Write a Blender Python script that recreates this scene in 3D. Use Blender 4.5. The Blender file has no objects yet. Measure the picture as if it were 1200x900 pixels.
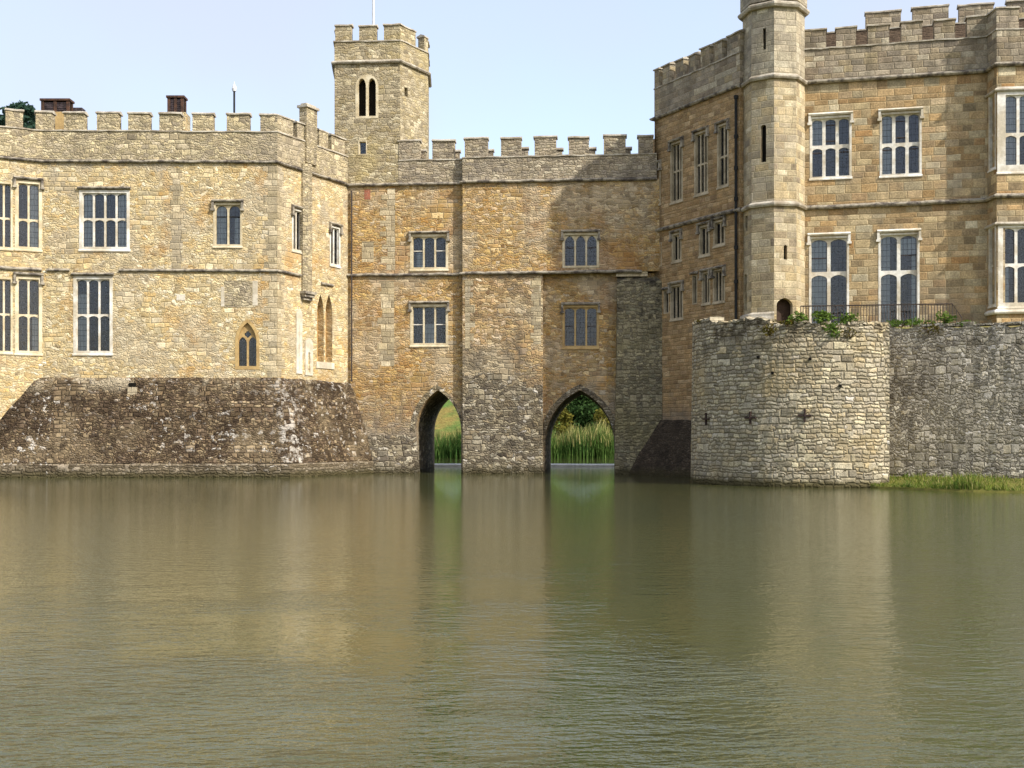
import bpy, bmesh, math, random
from mathutils import Vector, Matrix
from mathutils.geometry import tessellate_polygon

random.seed(11)
S = bpy.context.scene
COL = S.collection
F, HY, H = 1400.0, 512.0, 1.821          # focal length and horizon in photo pixels, eye height above the water


def W(px, Y):
    """plan point (x, y) seen in photo column px at distance Y"""
    return Vector(((px - 600.0) / F * Y, Y))


def zat(py, Y):
    return H + (HY - py) / F * Y


def lin(h):
    h = h.lstrip('#')
    v = [int(h[i:i + 2], 16) / 255 for i in (0, 2, 4)]
    return tuple((c / 12.92 if c <= .04045 else ((c + .055) / 1.055) ** 2.4) for c in v) + (1.0,)


# ------------------------------------------------------------------ node helper
class NT:
    def __init__(s, tree):
        s.t = tree
        s.n = tree.nodes
        s.l = tree.links

    def new(s, typ, ins=None, **kw):
        n = s.n.new(typ)
        for k, v in kw.items():
            setattr(n, k, v)
        for k, v in (ins or {}).items():
            if v is None:
                continue
            if isinstance(v, bpy.types.NodeSocket):
                s.l.new(v, n.inputs[k])
            else:
                n.inputs[k].default_value = v
        return n

    def math(s, op, a, b=None, c=None, clamp=False):
        n = s.new('ShaderNodeMath', operation=op, use_clamp=clamp)
        for i, v in enumerate((a, b, c)):
            if v is None:
                continue
            if isinstance(v, bpy.types.NodeSocket):
                s.l.new(v, n.inputs[i])
            else:
                n.inputs[i].default_value = v
        return n.outputs[0]

    def smooth(s, x, a, b, lo=0.0, hi=1.0):
        n = s.new('ShaderNodeMapRange', {0: x, 1: a, 2: b, 3: lo, 4: hi}, interpolation_type='SMOOTHSTEP')
        return n.outputs[0]

    def mix(s, f, a, b, blend='MIX'):
        n = s.new('ShaderNodeMix', data_type='RGBA', blend_type=blend)
        for i, v in ((0, f), (6, a), (7, b)):
            if isinstance(v, bpy.types.NodeSocket):
                s.l.new(v, n.inputs[i])
            else:
                n.inputs[i].default_value = v
        return n.outputs[2]

    def noise(s, vec, scale, detail=3, rough=.55, dim='3D'):
        n = s.new('ShaderNodeTexNoise', {'Vector': vec, 'Scale': scale, 'Detail': detail, 'Roughness': rough}, noise_dimensions=dim)
        return n.outputs[0]

    def ramp(s, fac, stops, interp='LINEAR'):
        n = s.new('ShaderNodeValToRGB', {0: fac})
        cr = n.color_ramp
        cr.interpolation = interp
        while len(cr.elements) > len(stops):
            cr.elements.remove(cr.elements[-1])
        while len(cr.elements) < len(stops):
            cr.elements.new(1.0)
        for e, (p, c) in zip(cr.elements, stops):
            e.position = p
            e.color = c
        return n.outputs[0]


def new_mat(name):
    m = bpy.data.materials.new(name)
    m.use_nodes = True
    m.node_tree.nodes.clear()
    nt = NT(m.node_tree)
    out = nt.new('ShaderNodeOutputMaterial')
    return m, nt, out


def finish(nt, out, color, rough, normal=None, **kw):
    ins = {'Base Color': color, 'Roughness': rough}
    if normal is not None:
        ins['Normal'] = normal
    b = nt.new('ShaderNodeBsdfPrincipled', ins)
    for k, v in kw.items():
        b.inputs[k.replace('_', ' ')].default_value = v
    nt.l.new(b.outputs[0], out.inputs[0])
    return b


def stone(name, pal, style='course', su=.36, sv=.17, mortar='#8f8064', mw=.022, dist=.05, bump=.6,
          stain=None, stain_scale=.35, stain_lo=.5, stain_hi=.68, stain_amt=.6, dark=None, dark_scale=.9, dark_lo=.56, dark_amt=.7,
          streak=0.0, damp=None, speck=0.0, moss=None, contrast=1.0, lichen=False, big=.42, sat=.97):
    m, nt, out = new_mat(name)
    uv = nt.new('ShaderNodeUVMap').outputs[0]
    pos = nt.new('ShaderNodeNewGeometry').outputs['Position']
    d1 = nt.new('ShaderNodeTexNoise', {'Vector': uv, 'Scale': 1.7, 'Detail': 2}, noise_dimensions='2D').outputs[1]
    d2 = nt.new('ShaderNodeTexNoise', {'Vector': uv, 'Scale': 7.0, 'Detail': 2}, noise_dimensions='2D').outputs[1]

    def addn(v, col, amt):
        a = nt.new('ShaderNodeVectorMath', {0: col, 1: (.5, .5, .5)}, operation='SUBTRACT').outputs[0]
        n = nt.new('ShaderNodeVectorMath', {0: a, 2: v}, operation='MULTIPLY_ADD')
        n.inputs[1].default_value = (amt, amt, 0)
        return n.outputs[0]
    v = addn(addn(uv, d1, dist * 2.6), d2, dist * 1.1)
    def cells(v, su, sv, seed):
        sep = nt.new('ShaderNodeSeparateXYZ', {0: v})
        w1 = nt.math('ADD', nt.math('DIVIDE', sep.outputs[1], sv), seed)
        r1 = nt.new('ShaderNodeTexVoronoi', {'W': w1, 'Scale': 1.0, 'Randomness': .8}, voronoi_dimensions='1D')
        rid = nt.new('ShaderNodeSeparateColor', {0: r1.outputs['Color']}).outputs[0]
        e1 = nt.new('ShaderNodeTexVoronoi', {'W': w1, 'Scale': 1.0, 'Randomness': .8}, voronoi_dimensions='1D', feature='DISTANCE_TO_EDGE').outputs[0]
        w2 = nt.math('ADD', nt.math('DIVIDE', sep.outputs[0], su), nt.math('MULTIPLY', rid, 371.7))
        r2 = nt.new('ShaderNodeTexVoronoi', {'W': w2, 'Scale': 1.0, 'Randomness': .9}, voronoi_dimensions='1D')
        cid = nt.new('ShaderNodeSeparateColor', {0: r2.outputs['Color']}).outputs[0]
        e2 = nt.new('ShaderNodeTexVoronoi', {'W': w2, 'Scale': 1.0, 'Randomness': .9}, voronoi_dimensions='1D', feature='DISTANCE_TO_EDGE').outputs[0]
        edge = nt.math('MINIMUM', nt.math('MULTIPLY', e1, sv), nt.math('MULTIPLY', e2, su))
        wn = nt.new('ShaderNodeTexWhiteNoise', {'Vector': nt.new('ShaderNodeCombineXYZ', {0: rid, 1: cid}).outputs[0]}, noise_dimensions='2D')
        return edge, wn.outputs[0], nt.new('ShaderNodeSeparateColor', {0: wn.outputs[1]}).outputs[2]
    edge, rnd, rv = cells(v, su, sv, 0.0)
    if big:      # areas rebuilt in larger blocks
        E2_, R2_, V2_ = cells(addn(uv, d1, dist * .9), su * 1.75, sv * 1.8, 37.3)
        mk = nt.math('GREATER_THAN', nt.noise(uv, .55, 4, .7, '2D'), 1 - big)
        pick_ = lambda a, b: nt.math('ADD', nt.math('MULTIPLY', a, nt.math('SUBTRACT', 1.0, mk)), nt.math('MULTIPLY', b, mk))
        edge, rnd, rv = pick_(edge, E2_), pick_(rnd, R2_), pick_(rv, V2_)
    stops = [((i + .0) / max(1, len(pal) - 1), lin(c)) for i, c in enumerate(pal)]
    col = nt.ramp(rnd, stops)
    # per stone value and a fine grain
    val = nt.math('ADD', nt.math('MULTIPLY', rv, .42 * contrast), 1 - .21 * contrast)
    col = nt.mix(1.0, col, nt.new('ShaderNodeCombineColor', {0: val, 1: val, 2: val}).outputs[0], 'MULTIPLY')
    g = nt.noise(uv, 14, 4, .65, '2D')
    gv = nt.smooth(g, .25, .75, .72, 1.24)
    col = nt.mix(1.0, col, nt.new('ShaderNodeCombineColor', {0: gv, 1: gv, 2: gv}).outputs[0], 'MULTIPLY')
    mb_ = nt.smooth(nt.noise(uv, 2.6, 3, .6, '2D'), .28, .72, .82, 1.16)
    col = nt.mix(1.0, col, nt.new('ShaderNodeCombineColor', {0: mb_, 1: mb_, 2: mb_}).outputs[0], 'MULTIPLY')
    col = nt.new('ShaderNodeHueSaturation', {'Saturation': sat, 'Color': col}).outputs[0]
    # mortar
    mm = nt.smooth(edge, mw * .35, mw * 1.3, 1, 0)
    col = nt.mix(nt.math('MULTIPLY', mm, .8), col, lin(mortar))
    # broad stains
    big = nt.noise(pos, stain_scale, 4, .62)
    if stain:
        f = nt.math('MULTIPLY', nt.smooth(big, stain_lo, stain_hi), stain_amt)
        sm = nt.math('ADD', nt.math('MULTIPLY', rv, .6 * contrast), 1 - .3 * contrast)
        col = nt.mix(f, col, nt.mix(1.0, lin(stain), nt.new('ShaderNodeCombineColor', {0: sm, 1: sm, 2: sm}).outputs[0], 'MULTIPLY'))
    if dark:
        n2 = nt.noise(pos, dark_scale, 5, .68)
        f = nt.math('MULTIPLY', nt.smooth(n2, dark_lo, dark_lo + .14), dark_amt)
        f = nt.math('MULTIPLY', f, nt.smooth(g, .3, .55, .45, 1.0))
        col = nt.mix(f, col, lin(dark))
    if streak:
        sv3 = nt.new('ShaderNodeVectorMath', {0: pos, 1: (2.2, 2.2, .16)}, operation='MULTIPLY').outputs[0]
        n3 = nt.noise(sv3, 1.0, 4, .6)
        f = nt.math('MULTIPLY', nt.smooth(n3, .52, .72), streak)
        col = nt.mix(f, col, lin('#4b463c'))
    if speck:
        n4 = nt.noise(uv, 3.2, 4, .7, '2D')
        f = nt.math('MULTIPLY', nt.smooth(rv, 1 - speck, 1 - speck + .04), nt.smooth(n4, .42, .6))
        f = nt.math('MULTIPLY', f, nt.smooth(nt.noise(pos, .35, 3, .6), .4, .62, .1, .85))
        col = nt.mix(f, col, lin('#c9c2b6'))
    if lichen:   # white lichen on the exposed corner and along the foot
        sx = nt.new('ShaderNodeSeparateXYZ', {0: pos})
        xc = nt.math('SUBTRACT', nt.math('ADD', sx.outputs[0], nt.math('MULTIPLY', sx.outputs[2], .22)), -9.75)
        bell = nt.math('MULTIPLY', nt.smooth(nt.math('ABSOLUTE', xc), .06, .75, 1, 0), nt.smooth(sx.outputs[2], .4, 4.2, 1, .5))
        f = nt.math('MULTIPLY', nt.math('MULTIPLY', bell, nt.smooth(rv, .34, .46)), nt.smooth(nt.noise(uv, 2.2, 4, .7, '2D'), .42, .58))
        col = nt.mix(nt.math('MULTIPLY', f, .85), col, lin('#cdc6ba'))
    if moss:
        n5 = nt.noise(pos, moss[1], 5, .65)
        zz = nt.new('ShaderNodeSeparateXYZ', {0: pos}).outputs[2]
        f = nt.math('MULTIPLY', nt.smooth(n5, .5, .62), nt.smooth(zz, moss[2], moss[3]))
        col = nt.mix(nt.math('MULTIPLY', f, moss[4]), col, lin(moss[0]))
    if damp:
        zz = nt.new('ShaderNodeSeparateXYZ', {0: pos}).outputs[2]
        n6 = nt.noise(pos, 1.3, 4, .6)
        zf = nt.math('ADD', zz, nt.math('MULTIPLY', nt.math('SUBTRACT', n6, .5), damp[2]))
        f = nt.math('MULTIPLY', nt.smooth(zf, damp[0], damp[1], 1, 0), damp[3])
        col = nt.mix(f, col, nt.mix(.55, lin(damp[4]), col, 'MULTIPLY'))
    # green-brown tide mark where the lake wets the stone
    zw = nt.new('ShaderNodeSeparateXYZ', {0: pos}).outputs[2]
    zt_ = nt.math('ADD', zw, nt.math('MULTIPLY', nt.math('SUBTRACT', nt.noise(pos, 1.7, 4, .65), .5), .7))
    col = nt.mix(nt.smooth(zt_, .02, .5, .9, 0), col, nt.mix(.5, lin('#575038'), col, 'MULTIPLY'))
    hgt = nt.math('ADD', nt.smooth(edge, 0, mw * 2.4, 0, 1), nt.math('MULTIPLY', rv, .55))
    hgt = nt.math('ADD', hgt, nt.math('MULTIPLY', g, .7))
    bp = nt.new('ShaderNodeBump', {'Height': hgt, 'Strength': bump, 'Distance': .045}).outputs[0]
    finish(nt, out, col, .92, bp, Specular_IOR_Level=.15)
    return m


def plain(name, c1, c2=None, scale=6, rough=.8, bump=.15, spec=.25, metallic=0.0):
    m, nt, out = new_mat(name)
    pos = nt.new('ShaderNodeNewGeometry').outputs['Position']
    n = nt.noise(pos, scale, 5, .65)
    n2 = nt.noise(pos, scale * 7, 3, .6)
    col = nt.mix(nt.smooth(n, .38, .64), lin(c1), lin(c2 or c1))
    gv = nt.smooth(n2, .25, .75, .86, 1.12)
    col = nt.mix(1.0, col, nt.new('ShaderNodeCombineColor', {0: gv, 1: gv, 2: gv}).outputs[0], 'MULTIPLY')
    bp = nt.new('ShaderNodeBump', {'Height': n2, 'Strength': bump, 'Distance': .03}).outputs[0]
    finish(nt, out, col, rough, bp, Specular_IOR_Level=spec, Metallic=metallic)
    return m


def leaf_mat(name, c1, c2, scale=.7, c3=None):
    m, nt, out = new_mat(name)
    pos = nt.new('ShaderNodeNewGeometry').outputs['Position']
    n = nt.noise(pos, scale, 3, .6)
    n2 = nt.noise(pos, scale * 9, 2, .6)
    col = nt.mix(nt.smooth(n, .38, .62), lin(c1), lin(c2))
    if c3:
        col = nt.mix(nt.math('MULTIPLY', nt.smooth(n2, .5, .66), .7), col, lin(c3))
    d = nt.new('ShaderNodeBsdfDiffuse', {0: col})
    t = nt.new('ShaderNodeBsdfTranslucent', {0: col})
    mx = nt.new('ShaderNodeMixShader', {0: .3, 1: d.outputs[0], 2: t.outputs[0]})
    nt.l.new(mx.outputs[0], out.inputs[0])
    return m


def glass_mat():
    m, nt, out = new_mat('leaded_glass')
    uv = nt.new('ShaderNodeUVMap').outputs[0]
    sep = nt.new('ShaderNodeSeparateXYZ', {0: uv})
    fx = nt.math('PINGPONG', sep.outputs[0], .085)
    fy = nt.math('PINGPONG', sep.outputs[1], .125)
    lead = nt.smooth(nt.math('MINIMUM', fx, fy), .007, .013, 1, 0)
    pos = nt.new('ShaderNodeNewGeometry').outputs['Position']
    cell = nt.new('ShaderNodeVectorMath', {0: nt.new('ShaderNodeCombineXYZ', {0: nt.math('DIVIDE', sep.outputs[0], .17), 1: nt.math('DIVIDE', sep.outputs[1], .25)}).outputs[0]}, operation='FLOOR').outputs[0]
    wn = nt.new('ShaderNodeTexWhiteNoise', {'Vector': cell}, noise_dimensions='2D').outputs[1]
    off = nt.new('ShaderNodeVectorMath', {0: wn, 1: (.5, .5, .5)}, operation='SUBTRACT').outputs[0]
    nrm = nt.new('ShaderNodeNewGeometry').outputs['Normal']
    nn = nt.new('ShaderNodeVectorMath', {0: off, 2: nrm}, operation='MULTIPLY_ADD')
    nn.inputs[1].default_value = (.025, .025, .025)
    nv = nt.new('ShaderNodeVectorMath', {0: nn.outputs[0]}, operation='NORMALIZE').outputs[0]
    tr = nt.new('ShaderNodeBsdfTransparent', {0: (.84, .86, .88, 1)})
    gl = nt.new('ShaderNodeBsdfGlossy', {0: (.68, .69, .71, 1), 'Roughness': .03, 'Normal': nv})
    fr = nt.new('ShaderNodeFresnel', {'IOR': 1.55, 'Normal': nv}).outputs[0]
    mx = nt.new('ShaderNodeMixShader', {0: nt.math('MULTIPLY', fr, 1.15), 1: tr.outputs[0], 2: gl.outputs[0]})
    ld = nt.new('ShaderNodeBsdfDiffuse', {0: lin('#54575e')})
    mx2 = nt.new('ShaderNodeMixShader', {0: nt.math('MULTIPLY', lead, .4), 1: mx.outputs[0], 2: ld.outputs[0]})
    nt.l.new(mx2.outputs[0], out.inputs[0])
    return m


def water_mat():
    m, nt, out = new_mat('lake_water')
    pos = nt.new('ShaderNodeNewGeometry').outputs['Position']

    def wv(sx, sy, ang, sc, det, dim='2D'):
        r = nt.new('ShaderNodeVectorRotate', {'Vector': pos, 'Angle': math.radians(ang)}, rotation_type='Z_AXIS').outputs[0]
        v = nt.new('ShaderNodeVectorMath', {0: r, 1: (sx, sy, 1)}, operation='MULTIPLY').outputs[0]
        return nt.noise(v, sc, det, .55, dim)
    a = nt.math('MULTIPLY', nt.math('ADD', wv(.85, 2.7, 15, 2.5, 3), wv(.8, 2.9, -11, 2.9, 2)), .72)
    b = wv(1.7, 2.6, -6, 7.5, 2)
    wy = nt.new('ShaderNodeSeparateXYZ', {0: pos}).outputs[1]
    patch = nt.smooth(nt.noise(pos, .3, 3, .6), .42, .60, .55, 1.6)      # gusts ruffle the water near the bank
    near = nt.smooth(wy, 11, 20, 1, 0)
    pf = nt.math('ADD', nt.math('MULTIPLY', near, nt.math('SUBTRACT', patch, 1.0)), 1.0)
    h = nt.math('ADD', nt.math('MULTIPLY', a, .027), nt.math('MULTIPLY', b, .010))
    h = nt.math('MULTIPLY', h, pf)
    h = nt.math('MULTIPLY', h, nt.smooth(wy, 20, 62, 1.0, .22))     # calmer in the lee of the walls
    h = nt.math('MULTIPLY', h, nt.smooth(wy, 6, 11.5, 4.0, .95))
    bp = nt.new('ShaderNodeBump', {'Height': h, 'Strength': 1.0, 'Distance': WATER_BUMP}).outputs[0]
    n = nt.noise(pos, .05, 3, .6)
    col = nt.mix(nt.smooth(n, .35, .65), lin('#4a4b2b'), lin('#404429'))
    finish(nt, out, col, .045, bp, IOR=1.5, Specular_IOR_Level=.5)
    return m


WATER_BUMP = 0.42
M = {}
YEL = ['#948262', '#cab88e', '#b9a376', '#c4ad7c', '#d2c49f', '#ac9970', '#c0a168', '#beb193', '#c9af78', '#dacfb3']
M['left_wall'] = stone('cream_rubble', YEL, 'course', .25, .125, '#ab9a76', .018, .16, .55, stain='#a89b83', stain_scale=.42, stain_lo=.47, stain_hi=.63, stain_amt=.6,
                       dark='#ad8042', dark_scale=.55, dark_lo=.53, dark_amt=.5, streak=.12, moss=('#9a8f7b', .5, 9.5, 14.2, .75), contrast=.9)
M['left_grey'] = stone('grey_rubble', ['#857963', '#b2a488', '#9c8d6e', '#bbab85', '#a29472', '#c6b895', '#8f8266'], 'course', .27, .13, '#8d8067', .02, .15, .6, stain='#8f8472',
                       stain_amt=.5, dark='#71685a', dark_lo=.55, dark_amt=.5, streak=.25)
RNG = ['#84694a', '#b39569', '#9d8055', '#bda270', '#ab8d60', '#967c58', '#c3ac82', '#a89276', '#a5804c', '#bbab92']
M['range_wall'] = stone('ochre_rubble', RNG, 'course', .28, .13, '#9f8a66', .018, .14, .6,
                        stain='#ab9d84', stain_scale=.32, stain_lo=.46, stain_hi=.60, stain_amt=.65, dark='#94683c', dark_scale=.4, dark_lo=.51, dark_amt=.5, streak=.3,
                        damp=(1.0, 5.2, 3.5, .75, '#98938a'), contrast=1.25, sat=1.08)
M['buttress_wall'] = stone('buttress_rubble', RNG, 'course', .3, .14, '#94805f', .02, .15, .65,
                        stain='#a39880', stain_scale=.34, stain_lo=.46, stain_hi=.60, stain_amt=.65, dark='#5a5145', dark_scale=.75, dark_lo=.52, dark_amt=.65, streak=.35,
                        damp=(3.0, 7.0, 4.0, .6, '#7d776a'), contrast=1.5, sat=.97)
M['range_grey'] = stone('grey_course', ['#776d5f', '#a1947e', '#8a7c66', '#a99b7f', '#918570', '#b8ac92'], 'course', .3, .14, '#80745f', .018, .11, .6, stain='#7f766a',
                        stain_amt=.5, dark='#675f55', dark_lo=.55, dark_amt=.5, streak=.25)
M['pier'] = stone('pier_rubble', ['#5d5447', '#948769', '#786c57', '#a99a78', '#645a4b', '#87795f', '#b9ad90', '#50473b', '#9a8763'], 'course', .27, .14, '#5a5041', .022, .16, .8,
                  stain='#8a7a58', stain_lo=.5, stain_amt=.4, dark='#453f36', dark_scale=.8, dark_lo=.53, dark_amt=.65, streak=.3, speck=.1, contrast=1.6, sat=.85)
M['dark_buttress'] = stone('dark_rubble', ['#6b6350', '#948a6c', '#807659', '#9d9270', '#726a57', '#8a8468'], 'course', .36, .17, '#665d4b', .024, .12, .75, stain='#7f7650', stain_lo=.46, stain_amt=.5,
                           dark='#4a443a', dark_scale=.55, dark_lo=.54, dark_amt=.5, streak=.35, moss=('#2b2722', .6, 5.6, 8.2, .85))
M['plinth'] = stone('plinth_rubble', ['#4a3b2c', '#776550', '#5d4c39', '#8a7558', '#3d3126', '#6a583f', '#9a8768', '#54452f'], 'course', .21, .11, '#3a2f22', .024, .14, 1.05,
                    stain='#87775c', stain_scale=.42, stain_lo=.47, stain_hi=.66, stain_amt=.6, dark='#2f241a', dark_scale=.5, dark_lo=.48, dark_amt=.65, speck=.17, moss=('#ada086', .8, 3.6, 4.5, .9), lichen=True, contrast=1.5)
M['plinth_foot'] = stone('footing_course', ['#5e5342', '#83765f', '#72654f', '#918470', '#685c49', '#a0947e'], 'course', .3, .13, '#544936', .024, .1, .8, dark='#43382a', dark_lo=.5, dark_amt=.6, speck=.12,
                         damp=(.0, .28, .35, .9, '#8a8258'))
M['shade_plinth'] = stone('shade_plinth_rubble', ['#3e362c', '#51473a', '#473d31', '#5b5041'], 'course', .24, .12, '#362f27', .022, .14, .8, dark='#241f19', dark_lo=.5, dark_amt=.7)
ASH = ['#866c46', '#ac946c', '#a07f4c', '#af9e78', '#94784c', '#a88856', '#9f8f6c', '#8a7654', '#b59f72', '#9a733f', '#b8aa88', '#a58d62']
M['ashlar'] = stone('warm_ashlar', ASH, 'course', .62, .3, '#a08c68', .016, .018, .4, stain='#857a68', stain_scale=.33, stain_lo=.5, stain_hi=.66, stain_amt=.6,
                    dark='#6d6252', dark_scale=.7, dark_lo=.58, dark_amt=.45, streak=.2, big=0, sat=.9)
M['ashlar_grey'] = stone('grey_ashlar', ['#7d7160', '#a2937a', '#8d806a', '#b0a489', '#958569', '#867660', '#9b8a66'], 'course', .55, .26, '#8a7d66', .016, .025, .45, stain='#776e60',
                         stain_lo=.48, stain_amt=.55, dark='#575043', dark_scale=.7, dark_lo=.53, dark_amt=.6, streak=.4, big=0, sat=.9)
M['ashlar_side'] = stone('side_ashlar', ['#8f7148', '#a98a5c', '#9b7a4c', '#b0946a', '#927550', '#a58452'], 'course', .44, .2, '#94805a', .018, .03, .5, stain='#8d7a5c', stain_amt=.5,
                         dark='#7d5f3a', dark_lo=.55, dark_amt=.35, streak=.15, damp=(2.4, 3.6, 1.2, .6, '#97948c'), big=0, sat=.9)
M['turret'] = stone('turret_ashlar', ['#978665', '#b5a582', '#a59066', '#b9ab8b', '#9f8f71', '#ab9569', '#8f8068'], 'course', .55, .3, '#a89a78', .015, .012, .4, stain='#948a78', stain_scale=.5,
                    stain_lo=.5, stain_amt=.6, dark='#877a62', dark_lo=.56, dark_amt=.45, streak=.2, big=0, sat=.9)
M['turret_top'] = stone('turret_top_ashlar', ['#8f8470', '#b0a488', '#9c8f74', '#bcb196', '#94876f'], 'course', .55, .3, '#948871', .015, .012, .4, stain='#7d7568', stain_scale=.6,
                        stain_lo=.48, stain_amt=.7, dark='#5f574b', dark_lo=.54, dark_amt=.5, streak=.3, big=0, sat=.9)
M['tower'] = stone('tower_rubble', ['#82765e', '#a89b7e', '#92825d', '#b6a98b', '#9d8f6c', '#8a7b5f', '#c0b596'], 'course', .3, .14, '#90836a', .018, .12, .55, stain='#a89868', stain_lo=.52, stain_amt=.45,
                   dark='#766d5c', dark_lo=.54, dark_amt=.45, streak=.15)
M['bastion'] = stone('bastion_rubble', ['#8b8168', '#b5a98d', '#a39676', '#c0b494', '#978b73', '#b8a478', '#aba089', '#c8ba92', '#807660'], 'course', .31, .15, '#6f654f', .022, .075, .85,
                     stain='#a8946a', stain_scale=.4, stain_lo=.52, stain_amt=.5, dark='#726b5c', dark_scale=.5, dark_lo=.53, dark_amt=.55, streak=.2, speck=.05,
                     moss=('#4c4334', 1.1, 4.6, 5.8, .85), damp=(.05, .3, .2, .9, '#8b8450'), sat=.88)
M['terrace_wall'] = stone('terrace_rubble', ['#857e71', '#b5ad9b', '#9d9585', '#c3baa7', '#8f8776', '#cbc3ae', '#aa9f86', '#767061'], 'course', .3, .15, '#655f54', .024, .16, .8, stain='#948c78',
                          stain_lo=.5, stain_amt=.5, dark='#4a443a', dark_scale=.45, dark_lo=.53, dark_amt=.7, streak=.3, speck=.10, moss=('#42392c', 1.0, 4.8, 5.8, .85))
M['quoin'] = stone('quoin_stone', ['#a08f6e', '#b8a783', '#a99872', '#988a6c', '#c0b08e'], 'course', .5, .3, '#95866a', .016, .03, .5, stain='#8c8272', stain_amt=.5, dark='#7b705e', dark_lo=.56, dark_amt=.4, big=0, sat=.9)
M['brick'] = stone('parapet_brick', ['#4a3d30', '#625242', '#544637', '#6d5c4a'], 'course', .22, .075, '#7d6a58', .01, .008, .3, big=0)
M['red_brick'] = stone('blocking_brick', ['#8f4f38', '#a65f45', '#9a5540'], 'course', .22, .08, '#a58f78', .01, .008, .3, big=0)
M['string'] = plain('string_stone', '#a39a88', '#57504a', 3.2, .9, .5, .15)
M['coping'] = plain('coping_stone', '#b9b1a0', '#8d8270', 1.6, .9, .4, .15)
M['white_frame'] = plain('limewashed_stone', '#dcd8cd', '#b9ae98', 1.1, .85, .15, .2)
M['tan_frame'] = plain('tan_stone', '#b59a68', '#a1865a', 1.4, .9, .25, .15)
M['cream_frame'] = plain('cream_stone', '#cfc3a6', '#b5a584', 1.4, .9, .2, .15)
M['grey_frame'] = plain('grey_stone', '#b5a78c', '#93866d', 1.4, .9, .25, .15)
M['niche'] = plain('niche_stone', '#c09a62', '#b08a52', 1.2, .9, .2, .15)
M['plaster'] = plain('pale_plaster', '#cfc7b6', '#b6ab95', 1.1, .9, .3, .1)
M['curtain'] = plain('curtain_cloth', '#e4e6de', '#d2d5cf', 3, .9, .1, .1)
M['iron'] = plain('wrought_iron', '#2c2826', '#46362c', 9, .6, .2, .4)
M['rust_iron'] = plain('rusty_iron', '#3d2a22', '#2f2522', 9, .7, .3, .3)
M['lead'] = plain('lead_pipe', '#30302f', '#282828', 5, .75, .1, .1)
M['roof'] = plain('lead_roof', '#70747a', '#5d6167', 1.4, .6, .1, .4)
M['vent'] = plain('vent_timber', '#38281f', '#573c2c', 6, .7, .2, .3)
M['vent_slat'] = plain('vent_slat', '#2a2224', '#4d4244', 6, .7, .2, .3)
M['dark_void'] = plain('void_shade', '#15130f', '#1d1a16', 6, .9, .1, .1)  # near-black colour put in for the unlit inside of openings
M['door'] = plain('dark_oak', '#3a2c22', '#46352a', 6, .7, .3, .2)
M['pole'] = plain('white_paint', '#dcdcdc', '#cfcfcf', 4, .5, .05, .4)
M['glass'] = glass_mat()
M['leaf_dark'] = leaf_mat('conifer_needles', '#2c3f20', '#3f5630', .8, '#506a38')
M['leaf_cedar'] = leaf_mat('cedar_needles', '#31453a', '#40564a', .6, '#35492f')
M['leaf_green'] = leaf_mat('plant_leaf', '#47602a', '#5f7634', 2.0, '#7a8440')
M['leaf_olive'] = leaf_mat('shrub_leaf', '#565a2a', '#6d6a30', 1.2, '#86702f')
M['leaf_moss'] = leaf_mat('wall_moss', '#4d4a1e', '#6a5a24', 3.0, '#3d3a1c')
M['reed'] = leaf_mat('reed_blade', '#3c5a2c', '#587438', .5, '#6f8345')
M['straw'] = leaf_mat('reed_plume', '#a39a62', '#8c8a50', .8, '#b3a878')
M['grass'] = leaf_mat('grass_blade', '#4f662b', '#727f38', 1.0, '#8c8645')
M['bark'] = plain('bark', '#4b3d30', '#5e4e3e', 5, .9, .4, .1)


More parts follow.
